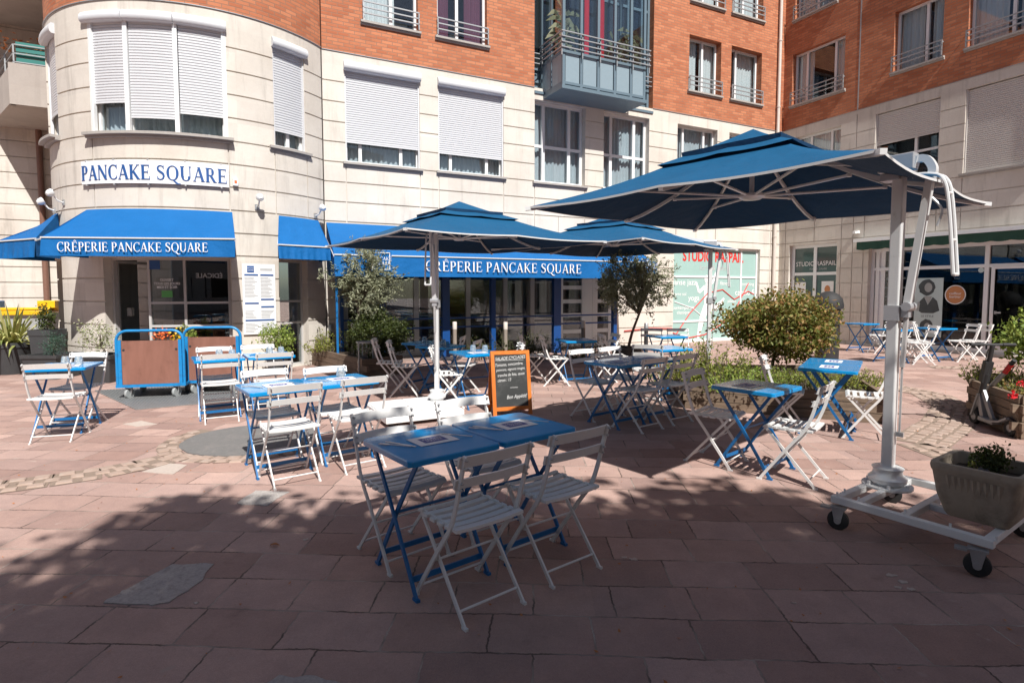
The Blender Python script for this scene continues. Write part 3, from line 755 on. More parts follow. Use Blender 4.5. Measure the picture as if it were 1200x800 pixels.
mwin(-3.92, -2.69, 7.2, 8.74, cols=(.55,), rail=R3(7.22), y=.2, curtain='curtain_w', cgap=(.46, .58))
mwin(-2.28, -1.0, 7.2, 8.74, cols=(.3,), rail=R3(7.22), y=.2, curtain='curtain_w', cgap=(.03, .42))
for x0, x1 in ((-13.04, -11.84), (-11.39, -10.17), (-3.88, -2.65), (-2.28, -1.0)): mwin(x0, x1, 9.68, 11.3, cols=(.5,), rail=R3(9.7), y=.2, curtain='curtain_w')

# blue-grey glazed oriel between the brick fields
ob = MB(); Y0 = .22
ob.box(-8.9, -5.2, Y0 + .02, Y0 + .06, 6.42, 7.0)
for x in (-8.9, -8.62, -5.96, -5.5, -5.27): ob.box(x, x + .07, Y0 - .04, Y0 + .02, 6.42, 12.6)
for z in (6.42, 6.70, 7.0, 9.1): ob.box(-8.83, -5.27, Y0 - .03, Y0 + .018, z, z + .07)
ob.box(-8.9, -5.2, -.03, Y0 + .4, 6.36, 6.42)
build('glazed_recess_frame', ob, M['bluegrey'], rb, warp=FM)
gm = MB(); gm.box(-8.88, -5.22, Y0 + .022, Y0 + .03, 7.05, 12.6); build('recess_pane', gm, M['glass'], rb, warp=FM)
dk = MB(); dk.box(-8.9, -5.2, 1.2, 1.23, 6.4, 12.6); dk.box(-8.93, -8.9, .31, 1.2, 6.4, 12.6); dk.box(-5.2, -5.17, .31, 1.2, 6.4, 12.6); build('room_behind', dk, M['interior'], rb, warp=FM)
orl = thing('glazed_oriel', 'blue grey glazed oriel balcony with metal railing projecting between the brick fields', 'oriel', FM(-7.42, 0, 6.25))
OX0, OX1, OY = -8.63, -6.18, -.88
o = MB(); o.box(OX0 - .02, OX1 + .02, OY - .02, .2, 6.25, 6.33); o.box(OX0, OX1, OY + .05, .2, 6.33, 6.36)
build('base', o, M['bluegrey'], orl, warp=FM)
o = MB()
for x in (OX0, -8.14, -7.65, -7.16, -6.67, OX1 - .07): o.box(x, x + .07, OY, OY + .06, 6.33, 12.6)
for x in (OX0, OX1 - .05): o.box(x, x + .05, -.36, -.30, 6.33, 12.6); o.box(x, x + .05, .12, .18, 6.33, 12.6)
for z in (6.36, 7.08, 9.3): o.box(OX0 + .07, OX1 - .07, OY + .002, OY + .05, z, z + .06); o.box(OX0 + .003, OX0 + .047, OY + .06, .12, z, z + .06); o.box(OX1 - .047, OX1 - .003, OY + .06, .12, z, z + .06)
build('frame', o, M['bluegrey'], orl, warp=FM)
o = MB()
for x in (-8.56, -8.07, -7.58, -7.09, -6.60): o.box(x + .02, x + .40, OY + .015, OY + .03, 6.42, 7.08)
for x in (OX0 + .015, OX1 - .03): o.box(x, x + .015, OY + .06, .12, 6.42, 7.08)
build('lower_panel', o, M['bluegrey_l'], orl, warp=FM)
o = MB(); o.box(OX0 + .05, OX1 - .05, OY + .022, OY + .03, 7.14, 12.6); o.box(OX0 + .02, OX0 + .028, OY + .06, .12, 7.14, 12.6); o.box(OX1 - .028, OX1 - .02, OY + .06, .12, 7.14, 12.6)
build('pane', o, M['glass'], orl, warp=FM)
o = MB()
for z in (7.16, 7.28, 7.40, 7.52): o.box(OX0 - .08, OX1 + .08, OY - .10, OY - .075, z - .012, z + .012); o.box(OX0 - .08, OX0 - .055, OY - .075, .1, z - .012, z + .012); o.box(OX1 + .055, OX1 + .08, OY - .075, .1, z - .012, z + .012)
for x in (OX0 - .07, -8.13, -7.62, -7.13, -6.64, OX1 + .045): o.box(x, x + .025, OY - .07, OY - .045, 6.98, 7.55)
for x in (-8.9, -8.66): o.box(x, x + .02, .05, .07, 7.05, 7.5)
for z in (7.1, 7.22, 7.34): o.box(-8.9, OX0 - .09, .05, .07, z, z + .022); o.box(OX1 + .09, -5.2, .05, .07, z, z + .022)
build('railing', o, M['rail'], orl, warp=FM)
cm = curtain_mb(-7.83, -7.66, 7.1, 12.6, -.55); c2 = curtain_mb(-7.42, -7.24, 7.1, 12.6, -.55); cm.add(c2.v, c2.f, True); build('red_curtain', cm, M['curtain_r'], orl, warp=FM)
pl = MB()
for cx_, cz_, n_ in ((-8.35, 7.75, 60), (-6.4, 7.6, 55), (-6.85, 7.4, 14)):
    for _ in range(n_):
        t = R.uniform(0, 2 * pi); l = R.uniform(.3, .55); el = R.uniform(-.3, 1.2)
        b0 = Vector((cx_ + R.uniform(-.06, .06), -.5 + R.uniform(-.1, .1), cz_ + R.uniform(-.3, .5))); d = Vector((cos(t) * cos(el), sin(t) * cos(el) * .5, sin(el)))
        m_ = b0 + d * l * .6; e = b0 + d * l + Vector((0, 0, -.18)); sd = d.cross(Vector((0, 0, 1))).normalized() * .018
        pl.add([b0, m_ - sd, e, m_ + sd], [(0, 1, 2), (0, 2, 3)])
build('indoor_plant', pl, M['leaf_olive'], orl, warp=FM)

# restaurant front under the long awning
rfm = shopfront(FM, rb, 'restaurant_front', -13.55, -6.35, .02, 2.38, [-12.77, -11.9, -10.62, -9.63, -8.87, -8.12], [], y=.12, fw=.11, gy=.05, skip=(6,), glass='glass_r')
wf = MB()
for x in (-8.06, -7.32, -6.98, -6.46): wf.box(x - .08, x + .08, .1, .18, .02, 2.36)
for z in (.10, .45, .88, 1.24, 1.60, 1.98, 2.30):
    for p, q in ((-7.98, -7.40), (-6.90, -6.54)): wf.box(p, q, .11, .17, z - .05, z + .05)
wf.box(-7.24, -7.06, .11, .17, .05, 2.36)
s_ = build('white_window_frame', wf, M['upvc'], rfm, warp=FM)
gm = MB(); gm.box(-8.1, -6.4, .135, .143, .03, 2.35); build('pane', gm, M['glass_d'], s_, warp=FM)
ri = MB(); ri.box(-13.7, -6.2, 3.2, 3.25, 0, 2.6); ri.box(-13.75, -13.7, .31, 3.25, 0, 2.6); ri.box(-6.2, -6.15, .31, 3.25, 0, 2.6); ri.box(-13.7, -6.2, .31, 3.2, 2.5, 2.6)
build('dining_room_wall', ri, M['inter_grey'], rfm, warp=FM)
ri = MB(); ri.box(-13.7, -6.2, .18, 3.2, .0, .012); ri.box(-12.8, -9.9, 2.2, 2.6, .02, 1.1); ri.box(-11.3, -9.7, 3.1, 3.19, .9, 2.2); ri.box(-12.6, -11.9, 3.1, 3.19, .8, 2.1)
build('dining_room_counter', ri, M['inter_brown'], rfm, warp=FM)
vr = thing('terrace_screen', 'dark blue framed glass terrace screen standing along the restaurant front', 'glass screen', FM(-10.2, -.6, 0))
for i, (x, wd) in enumerate(((-13.7, .07), (-12.88, .14), (-11.46, .17), (-10.31, .11), (-8.6, .20), (-6.87, .10))):
    p = MB(); p.box(x - wd / 2, x + wd / 2, -.66, -.54, 0, 2.2); build('post', p, M['blue_post'], vr, warp=FM)
for a_, b_ in ((-13.66, -12.95), (-12.81, -11.55), (-11.37, -10.37), (-10.25, -8.70), (-8.5, -6.92)):
    p = MB()
    for z in (.71, .91): p.box(a_, b_, -.63, -.59, z - .018, z + .018)
    build('rail', p, M['blue_post'], vr, warp=FM)
    p = MB(); p.box(a_, b_, -.604, -.596, .05, 2.14); build('pane', p, M['glass_c'], vr, warp=FM)

# studio window
sw = shopfront(FM, rb, 'studio_window', -4.35, -.85, .02, 2.80, [-1.55], [1.93, .62], y=.10, fw=.06, mat='upvc', glass='teal_glass', gy=.025)
YG = .122
def sdeco(mb, mat, nm='window_graphic'): return build(nm, mb, M[mat], sw, warp=FM)
sdeco(upright(text_mb('STUDIO RASPAIL', .42, .003, sx=.78, bold=.013), -2.68, YG, 2.52), 'letter_red', 'window_lettering')
sdeco(upright(text_mb('form & danse', .22, .003), -2.65, YG, 2.20), 'letter_grey', 'window_lettering')
for t_, x, z, s_ in (('danse jazz', -3.85, 1.76, .24), ('stretching', -1.25, 1.72, .15), ('cardio fit', -1.30, 1.46, .26), ('yoga', -3.45, 1.30, .24), ('contemporain', -3.85, 1.02, .15), ('classique', -3.85, .88, .14), ('barre sol', -4.0, 1.42, .14), ('pilates', -1.9, 1.2, .14), ('fitness', -2.2, 1.74, .16)):
    sdeco(upright(text_mb(t_, s_, .003), x, YG, z), 'letter_white', 'window_lettering')
for pts in ([(-4.2, .15), (-3.6, .85), (-2.9, 1.45), (-2.3, 1.55), (-1.8, 1.25), (-1.2, 1.5), (-.95, 1.4)], [(-4.25, .3), (-3.7, .12), (-3.0, .2), (-2.3, .5), (-1.7, 1.0), (-1.2, 1.75)]):
    q = MB(); q.tube([(x, YG - .004, z) for x, z in pts], .016, 6); sdeco(q, 'letter_red', 'window_graphic')
q = MB(); q.tube([(-4.2, YG - .003, 1.2), (-3.5, YG - .003, 1.0), (-2.7, YG - .003, .5), (-1.9, YG - .003, .15)], .014, 6); sdeco(q, 'letter_white')
# leaping dancer silhouette
def limb(mb, pts, ws):
    for (p, q), (a_, b_) in zip(zip(pts, pts[1:]), zip(ws, ws[1:])):
        d = Vector((q[0] - p[0], q[1] - p[1])).normalized(); n_ = Vector((-d.y, d.x))
        mb.prism([(p[0] - n_.x * a_, p[1] - n_.y * a_), (q[0] - n_.x * b_, q[1] - n_.y * b_), (q[0] + n_.x * b_, q[1] + n_.y * b_), (p[0] + n_.x * a_, p[1] + n_.y * a_)], 0, .003)
dn = MB(); limb(dn, [(0, .72), (.02, .45), (.06, .12)], [.09, .12, .13]); limb(dn, [(.06, .15), (.32, .02), (.62, .22), (.72, .34)], [.13, .10, .06, .03]); limb(dn, [(.02, .1), (-.18, -.28), (-.28, -.72), (-.34, -.85)], [.13, .1, .06, .04])
limb(dn, [(-.06, .70), (-.3, .52), (-.42, .82)], [.05, .045, .03]); limb(dn, [(.06, .70), (.26, .85), (.36, 1.12)], [.05, .045, .03]); dn.prism(ngon(.0, .92, .095, .12, 16), 0, .003); limb(dn, [(0, .82), (0, .72)], [.04, .05])
sdeco(upright(dn, -2.95, YG, .95), 'letter_white')
ri = MB(); ri.box(-4.5, -.7, .6, .63, 0, 2.9); build('room_behind', ri, M['inter_grey'], sw, warp=FM)
rd = MB(); rd.tube([(-6.1, -.03, .42), (-5.2, -.03, .47), (-4.4, -.03, .44)], .014, 6); tag(build('red_hose', rd, M['letter_red'], None, warp=FM), 'thin red line running along the stone foot left of the dance studio window', 'hose')

# ---------------- right wing
rw = thing('brick_wing', 'right hand brick and limestone wing with a poster shop and studio door at street level', 'building', FR(3, 0, 0))
XE = 24
up = []; mid_ = [(.48, 1.93, 4.3, 6.22), (2.9, 4.47, 4.35, 6.26), (5.0, 6.6, 4.3, 6.26)]
UPW = [(.30, 1.97), (3.30, 4.45), (4.98, 6.3)]; x = 7.4
while x < XE - 2: UPW.append((x, x + 1.3)); mid_.append((x, x + 1.4, 4.3, 6.26)); x += 2.15
UPW2 = [(.33, 1.66)] + UPW[1:]
for a_, b_ in UPW: up.append((a_, b_, 7.22, 8.76))
for a_, b_ in UPW2: up.append((a_, b_, 9.78, 11.3))
shop = [(.37, 1.94, .02, 2.92), (2.85, 8.2, .06, 2.66), (9.2, 11.4, .06, 2.6), (12.3, 14.5, .06, 2.6), (15.4, 17.6, .06, 2.6), (18.5, 20.7, .06, 2.6)]
vj = [(2.39, .1, 6.4), (2.05, 0, 4.2), (.22, 0, 6.3), (3.4, 2.98, 4.2), (4.47, 2.98, 4.2), (5.0, 2.98, 4.2), (6.6, 2.98, 4.2), (1.2, 2.98, 3.81), (2.7, 0, 4.2)]
build('stone_wall', wall(MB(), 0.0, XE, 0, 6.5, mid_ + shop, GRV, vj), M['stone2'], rw, warp=FR)
build('brick_wall', wall(MB(), 0.0, XE, 6.512, 12.6, up), M['brick'], rw, warp=FR)
fl = MB(); fl.box(.02, XE, -.018, .25, 6.5, 6.512); build('flashing', fl, M['rail'], rw, warp=FR)
jn = MB(); jn.box(2.38, 2.41, -.006, .01, 6.52, 12.6); build('movement_joint', jn, M['rail'], rw, warp=FR)
rf = MB(); rf.box(0.3, XE, .3, 9, 12.3, 12.6); rf.box(.3, XE, 8.7, 9, 0, 12.3); build('roof_slab', rf, M['band'], rw, warp=FR)
def rwin(*a_, **k): return window(FR, rw, *a_, **k)
rwin(.48, 1.93, 4.3, 6.22, cols=(.3, .75), y=.16, curtain='curtain_w')
rwin(2.9, 4.47, 4.35, 6.26, cols=(.62,), rows=(.38,), shut=5.45, shutmat='shutter_g', curtain=None)
rwin(5.0, 6.6, 4.3, 6.26, cols=(.5,), shut=4.33, shutmat='shutter_g', curtain=None)
for a_, b_, z0, z1 in mid_[3:]: rwin(a_, b_, z0, z1, cols=(.5,), curtain='curtain_w', shut=5.2 if R.random() < .4 else None, shutmat='shutter_g')
for i, (a_, b_) in enumerate(UPW): rwin(a_, b_, 7.22, 8.76, cols=((.24, .78) if i == 0 else (.62,)), y=.16, rail=R3(7.24), curtain='curtain_w', cgap=((.3, .72) if i == 0 else (.5, .66)) if i < 3 else None)
for i, (a_, b_) in enumerate(UPW2): rwin(a_, b_, 9.78, 11.3, cols=(.5,), y=.16, rail=R3(9.8), curtain='curtain_w')
# studio door
sd = shopfront(FR, rw, 'studio_door', .37, 1.94, .02, 2.92, [1.16], [2.03, .1], y=.14, fw=.10, mat='upvc', glass='teal_dark', gy=.03)
t = upright(text_mb('STUDIO RASPAIL', .19, .003, sx=.92), 1.16, .163, 2.33); build('window_lettering', t, M['letter_white'], sd, warp=FR)
t = upright(text_mb('FORM & DANSE', .08, .003), 1.25, .163, 2.17); build('window_lettering', t, M['letter_grey'], sd, warp=FR)
q = MB(); q.box(.50, .86, .160, .164, 1.30, 1.78); q.box(1.38, 1.76, .160, .164, 1.32, 1.80); build('notice', q, M['paper'], sd, warp=FR)
q = MB(); q.prism(ngon(1.57, 1.56, .09, .12, 12), .156, .159); q.v = [(p[0], p[2], p[1]) for p in q.v]; build('notice_print', q, M['sticker_or'], sd, warp=FR)
q = MB(); q.box(1.09, 1.12, .08, .11, .9, 1.2); q.box(1.2, 1.23, .08, .11, .9, 1.2); build('handle', q, M['steel'], sd, warp=FR)
ri = MB(); ri.box(.2, 2.1, .8, .83, 0, 3); build('room_behind', ri, M['interior'], sd, warp=FR)
# shop
sh = shopfront(FR, rw, 'shop_front', 2.85, 8.2, .06, 2.66, [3.02, 5.52, 6.9], [2.10], y=.14, fw=.09, mat='upvc', glass='glass_n', gy=.05)
q = MB(); q.box(2.99, 3.20, .18, .22, .1, 2.6)
for k in range(7): q.box(3.05, 3.75, .24, .27, .35 + k * .245, .40 + k * .245)
q.box(3.72, 3.78, .24, .27, .1, 2.05); build('shelf_rack', q, M['upvc'], sh, warp=FR)
q = MB(); q.box(2.7, 8.4, 2.4, 2.45, 0, 2.9); q.box(2.7, 8.4, .31, 2.4, 2.68, 2.75); q.box(2.66, 2.7, .31, 2.45, 0, 2.8); q.box(8.35, 8.4, .31, 2.45, 0, 2.8); build('room_behind', q, M['interior'], sh, warp=FR)
q = MB(); q.box(2.7, 8.35, .25, 2.4, 0, .02); build('shop_floor', q, M['inter_grey'], sh, warp=FR)
q = MB(); q.box(5.62, 5.69, .125, .139, .1, 2.08); q.box(6.76, 6.83, .125, .139, .1, 2.08); q.box(5.69, 6.76, .126, .138, 2.02, 2.08); q.box(5.69, 6.76, .126, .138, .1, .3); build('door_frame', q, M['upvc'], sh, warp=FR)
q = MB(); q.box(5.74, 5.86, .06, .09, 1.0, 1.03); q.box(5.74, 5.76, .06, .13, .98, 1.05); build('door_handle', q, M['steel'], sh, warp=FR)
po = MB(); po.box(3.97, 4.62, .170, .180, .35, 1.84); pr_ = build('poster', po, M['photo_l'], sh, warp=FR)
q = MB()
def rpr(poly, y0, mb): k = MB(); k.prism(poly, 0, .003); mb.add([(p[0], y0 - p[2], p[1]) for p in k.v], k.f)
rpr(ngon(4.25, 1.60, .19, .21, 20, .02), .169, q); rpr([(4.05, 1.02), (4.1, 1.25), (4.2, 1.36), (4.29, 1.16), (4.4, 1.36), (4.5, 1.26), (4.56, 1.02), (4.42, .95), (4.15, .95)], .169, q); rpr(ngon(4.28, .62, .15, .17, 18, .02), .169, q)
build('poster_print', q, M['photo_d'], pr_, warp=FR)
q = MB(); rpr(ngon(4.29, 1.60, .09, .12, 14), .165, q); rpr([(4.2, 1.38), (4.38, 1.38), (4.30, 1.17)], .165, q); rpr([(4.03, 1.0), (4.06, 1.24), (4.11, 1.2), (4.09, 1.0)], .165, q); rpr(ngon(4.30, .60, .075, .1, 14), .165, q)
build('poster_skin', q, M['photo_s'], pr_, warp=FR)
t = upright(text_mb('LE STYLE', .075, .002), 4.29, .167, .87); build('poster_lettering', t, M['photo_d'], pr_, warp=FR)
q = MB(); rpr(ngon(4.89, 1.42, .20, .21, 28), .170, q); st_ = build('round_sticker', q, M['sticker_or'], sh, warp=FR)
q = MB()
for a_ in range(28):
    t0, t1 = 2 * pi * a_ / 28, 2 * pi * (a_ + 1) / 28
    rpr([(4.89 + .205 * cos(t0), 1.42 + .215 * sin(t0)), (4.89 + .225 * cos(t0), 1.42 + .235 * sin(t0)), (4.89 + .225 * cos(t1), 1.42 + .235 * sin(t1)), (4.89 + .205 * cos(t1), 1.42 + .215 * sin(t1))], .169, q)
build('sticker_rim', q, M['paper'], st_, warp=FR)
for z_, t_ in ((1.45, 'coiffeur'), (1.37, 'barbier')): build('sticker_lettering', upright(text_mb(t_, .085, .002), 4.89, .166, z_), M['letter_white'], st_, warp=FR)
q = MB(); rpr(ngon(5.40, 2.0, .06, .06, 16), .170, q); build('round_sticker', q, M['photo_l'], sh, warp=FR)
for x0 in (9.2, 12.3, 15.4, 18.5):
    shopfront(FR, rw, 'shop_front', x0, x0 + 2.2, .06, 2.6, [x0 + 1.1], [2.0], y=.14, fw=.08, mat='upvc', glass='glass_d')
    q = MB(); q.box(x0 - .1, x0 + 2.3, .9, .93, 0, 2.8); build('room_behind', q, M['interior'], rw, warp=FR)
q = MB(); q.box(2.46, 2.58, -.10, 0, 3.11, 3.18); q.box(2.48, 2.56, -.16, -.1, 3.1, 3.16); tag(build('bulkhead_light', q, M['white'], None, warp=FR), 'small white bulkhead light on the right wing wall between studio door and shop', 'wall light')
# green shop awning, rolled up
ga = thing('green_awning', 'rolled up dark green scalloped awning over the shop with the poster', 'awning', FR(5.5, 0, 2.7))
q = MB(); q.box(2.62, 8.4, -.34, .0, 2.84, 2.93); build('casing', q, M['alu'], ga, warp=FR)
n_ = 180
q = MB(); q.grid(lambda u, v: (2.7 + 5.6 * u, -.31 + .012 * sin(u * 120) * (1 - v), 2.84 - (1 - v) * (.20 + .025 * abs(sin(u * 46)))), n_, 3); build('valance', q, M['green_awn'], ga, warp=FR)
# downpipe in the corner
q = MB(); q.tube([(-.30, -.07, .0), (-.30, -.07, 12.6)], .05, 10)
for z in (1.2, 3.2, 5.2, 7.2, 9.2): q.tube([(-.30, -.07, z), (-.30, -.07, z + .04)], .062, 10)
tag(build('downpipe', q, M['pale_pipe'], None, warp=FM), 'pale full height downpipe in the inner corner where both wings meet', 'downpipe')

# ---------------- left wing behind, with its balconies
lw = thing('left_wing', 'shaded limestone wing at far left with concrete balconies', 'building', FL(-2, 0, 0))
build('stone_wall', wall(MB(), -9, 3.2, 0, 12, [(-5.2, -3.6, 4.3, 6.2)], [g_ for g_ in GRV] + [6.3 + .415 * k for k in range(10)], gd=.03), M['stone2'], lw, warp=FL)
window(FL, lw, -5.2, -3.6, 4.3, 6.2)
def balcony(z0, xs, rail=True):
    poly = xs
    s = MB(); s.prism(poly, z0, z0 + .18); build('balcony_slab', s, M['balc'], lw, warp=FL)
    wl = MB()
    for (p, q) in zip(poly[1:], poly[2:]):
        pass
    return
bal = [(-.75, 0), (.36, -2.55), (2.6, -2.55), (2.6, 0)]
s = MB(); s.prism(bal, 5.80, 5.95); build('balcony_slab', s, M['balc'], lw, warp=FL)
s = MB()
def parapet(mb, p, q, z0, z1, t=.12):
    d = Vector((q[0] - p[0], q[1] - p[1])).normalized(); n_ = Vector((-d.y, d.x)) * t
    mb.prism([p, q, (q[0] + n_.x, q[1] + n_.y), (p[0] + n_.x, p[1] + n_.y)], z0, z1)
parapet(s, (.36, -2.555), (2.605, -2.555), 5.79, 6.72); parapet(s, (-.75, .0), (.355, -2.55), 5.79, 6.60)
build('balcony_parapet', s, M['balc'], lw, warp=FL)
s = MB()
for z in (6.76, 6.88, 7.0, 7.12): s.box(.5, 2.6, -2.50, -2.48, z, z + .10)
build('green_slats', s, M['green_rail'], lw, warp=FL)
s = MB()
for z in (6.74, 6.93, 7.13): s.box(.45, 2.62, -2.545, -2.52, z, z + .022); s.bar((.45, -2.53, z), (-.65, 0, z), .02, .022)
for x in (.45, 1.5, 2.55): s.box(x, x + .03, -2.545, -2.515, 6.72, 7.15)
s.bar((.1, -1.75, 6.55), (.1, -1.75, 7.15), .03, .03); s.bar((-.3, -.85, 6.55), (-.3, -.85, 7.15), .03, .03)
build('balcony_railing', s, M['rail'], lw, warp=FL)
pl = MB()
for _ in range(240):
    x = R.uniform(.15, 2.5); y = -2.35 + R.uniform(-.08, .3); z = 7.08 + abs(R.gauss(0, .14)); s_ = R.uniform(.03, .06)
    d = Vector((R.uniform(-1, 1), R.uniform(-1, 1), R.uniform(-.2, 1))).normalized() * s_; e = d.cross(Vector((R.random(), R.random(), 1))).normalized() * s_ * .6
    c = Vector((x, y, z)); pl.add([c - d, c - e, c + d, c + e], [(0, 1, 2, 3)])
build('dry_plants', pl, M['leaf_brown'], lw, warp=FL)
s = MB(); s.prism([(-1.2, 0), (-.1, -2.9), (3.2, -2.9), (3.2, 0)], 8.45, 8.7); s.box(-.1, 3.2, -2.95, -2.8, 8.45, 9.4); build('upper_balcony', s, M['balc'], lw, warp=FL)
s = MB(); s.bar((-.95, -.6, 5.9), (-.95, -.6, 8.4), .3, .3); build('balcony_column', s, M['balc'], lw, warp=FL)
rf = MB(); rf.box(-9, 3.2, .3, 6, 11.8, 12); rf.box(-9, 3.2, 5.8, 6, 0, 11.8); build('roof_slab', rf, M['balc'], lw, warp=FL)
q = MB(); q.tube([(.28, -.1, 0), (.28, -.1, 5.8)], .07, 10); q.tube([(.28, -.1, 1.2), (.28, -.1, 1.25)], .085, 10)
tag(build('brown_downpipe', q, M['copper'], None, warp=FL), 'brown downpipe on the shaded left wing beside the round bay', 'downpipe')

# ---------------- unseen block added behind the camera for reflections and to block low sky
bo = thing('sky_blocker_building', 'plain pale apartment block added unseen behind the camera to block low sky', 'building', (0, -24, 0))
def FO(x, y, z): return (-x, -24 - y, z)
oo = [(x, x + 1.3, z, z + 1.5) for x in range(-26, 27, 4) for z in (1, 4, 6.9, 9.9, 12.8)]
build('sky_blocker_wall', wall(MB(), -28, 28, 0, 15.5, oo), M['band'], bo, warp=FO)
q = MB()
for a_, b_, c_, d_ in oo: q.box(a_, b_, .2, .25, c_, d_)
build('sky_blocker_panes', q, M['interior'], bo, warp=FO)

# ================================================================== AWNINGS and signs
def sag(p, q, u): return [p[k] + (q[k] - p[k]) * u for k in range(3)]
def awning(name, label, A, F0, F1, drop, parent=None):
    """A: list of wall points left to right; F0,F1 front corners; drop valance"""
    root = thing(name, label, 'awning', ((F0[0] + F1[0]) / 2, (F0[1] + F1[1]) / 2, F0[2] - drop)); W = lambda x, y, z: (x, y, z)
    n = len(A) - 1
    def top(u, v):
        t = u * n; i = min(int(t), n - 1); a_ = sag(A[i], A[i + 1], t - i); f = sag(F0, F1, u); p = sag(a_, f, v)
        p[2] -= .025 * sin(pi * v) * (1 + .25 * sin(u * 19)); return p
    mb = MB(); mb.grid(top, max(24, n), 6)
    build('canopy', mb, M['awn'], root, warp=W)
    fd = Vector((F1[0] - F0[0], F1[1] - F0[1], 0)).normalized(); fo = Vector((fd.y, -fd.x, 0))
    def val(u, v):
        p = sag(F0, F1, u); wv = .012 * sin(u * 23 + 1) * v + .01 * sin(u * 51) * v
        return (p[0] + fo.x * (wv + .03 * v), p[1] + fo.y * (wv + .03 * v), p[2] - .012 - drop * v)
    mb = MB(); mb.grid(val, 60, 4)
    va = build('valance', mb, M['awn'], root, warp=W)
    mb = MB(); mb.bar(F0, F1, .035, .022); build('front_bar', mb, M['alu'], root, warp=W)
    for Ae, Fe, s in ((A[0], F0, 0), (A[-1], F1, 1)):
        mb = MB(); lo = (Ae[0], Ae[1], F0[2] - drop)
        mb.add([Ae, Fe, (Fe[0], Fe[1], Fe[2] - drop), lo, sag(lo, Ae, .5)], [(0, 1, 2, 3)]); build('side_panel', mb, M['awn'], root, warp=W)
        mb = MB(); mb.bar((Ae[0], Ae[1], Ae[2] - .35), (Fe[0], Fe[1], Fe[2] - .03), .025, .025); build('arm', mb, M['alu'], root, warp=W)
    return root, va
def onfront(F0, F1, off=.03):
    d = Vector((F1[0] - F0[0], F1[1] - F0[1], 0)).normalized(); o = Vector((d.y, -d.x, 0))
    return lambda x, y, z: (F0[0] + d.x * x + o.x * (off - y), F0[1] + d.y * x + o.y * (off - y), z)
def FBp(deg, z, out=.02): return FB(ba(deg), -out, z)
F0, F1 = (-7.70, 9.30, 2.39), (-4.62, 9.50, 2.38)
aw, va = awning('bay_awning', 'blue awning over the shop entrance of the round bay lettered with the creperie name', [FBp(-107.4 + 49.6 * i / 10, 2.95) for i in range(11)], F0, F1, .29)
tx, tw = serif('CRÊPERIE PANCAKE SQUARE', .165, .004, .10); k_ = 2.38 / tw; tx.v = [(p[0] * k_, p[1] * .92, p[2]) for p in tx.v]; build('lettering', upright(tx, 1.47, -.018, 2.235), M['letter_white'], va, warp=onfront(F0, F1, .03))
awning('bay_awning', 'small blue awning over the narrow side door right of the round bay sign', [FBp(-41.5 + 18.2 * i / 4, 2.96) for i in range(5)], (-4.22, 10.25, 2.35), (-3.50, 10.95, 2.35), .24)
awning('bay_awning', 'blue awning at the far left of the round bay half behind the lettered one', [FBp(-152 + 26 * i / 5, 2.95) for i in range(6)], (-9.55, 10.5, 2.42), (-8.25, 9.85, 2.42), .31)
A0 = [FM(-13.88 + 7.45 * i / 6, -.02, 2.95) for i in range(7)]
F0, F1 = FM(-13.98, -1.6, 2.19), FM(-6.38, -1.6, 2.21)
aw, va = awning('long_awning', 'long blue awning over the restaurant terrace lettered with the creperie name', A0, F0, F1, .39)
tx, tw = serif('CRÊPERIE PANCAKE SQUARE', .205, .004, .12); k_ = 3.66 / tw; tx.v = [(p[0] * k_, p[1], p[2]) for p in tx.v]
build('lettering', upright(tx, 3.57, -.022, 2.01), M['letter_white'], va, warp=onfront(F0, F1, .03))
for x in (.86, 7.40):
    sq = MB(); sq.box(x - .20, x + .20, -.030, -.018, 1.90, 2.27)
    s_ = build('square_badge', sq, M['awn'], va, warp=onfront(F0, F1, .03))
    bd = MB()
    for (a_, b_, c_, d_) in ((x - .17, x + .17, 2.235, 2.25), (x - .17, x + .17, 1.92, 1.935), (x - .17, x - .155, 1.935, 2.235), (x + .155, x + .17, 1.935, 2.235)): bd.box(a_, b_, -.034, -.031, c_, d_)
    for t_, z in (('PANCAKE', 2.13), ('SQUARE', 2.04)):
        q, _ = serif(t_, .07, .003, .12); upright(q, x, -.031, z); bd.add(q.v, q.f)
    build('badge_lettering', bd, M['letter_white'], s_, warp=onfront(F0, F1, .03))
for x in (-13.92,):
    q = MB(); q.box(x - .02, x + .02, -1.45, -1.41, 0, 2.0); tag(build('awning_pole', q, M['tleg'], None, warp=FM), 'thin blue pole under the left end of the long restaurant awning', 'pole')
# name sign on the bay
sg = thing('name_sign', 'white curved sign board reading PANCAKE SQUARE on the round bay', 'sign', FB(ba(-83.5), -.05, 3.38))
q = MB(.08); q.box(ba(-108.2), ba(-58.6), -.055, -.035, 3.385, 3.785); build('board', q, M['sign_white'], sg, warp=FB)
tx, tw = serif('PANCAKE SQUARE', .25, .010, .10, 1.35); k_ = (ba(-59.2) - ba(-107.8)) / tw; tx.v = [(p[0] * k_, p[1], p[2]) for p in tx.v]
build('lettering', upright(tx, ba(-83.5), -.0552, 3.575), M['sign_blue'], sg, warp=FB)
q = MB(.08)
for a_ in (-106, -95, -83.5, -72, -61):
    for z in (3.37, 3.79): q.box(ba(a_) - .012, ba(a_) + .012, -.06, 0, z - .012, z + .012)
build('fixing', q, M['steel'], sg, warp=FB)
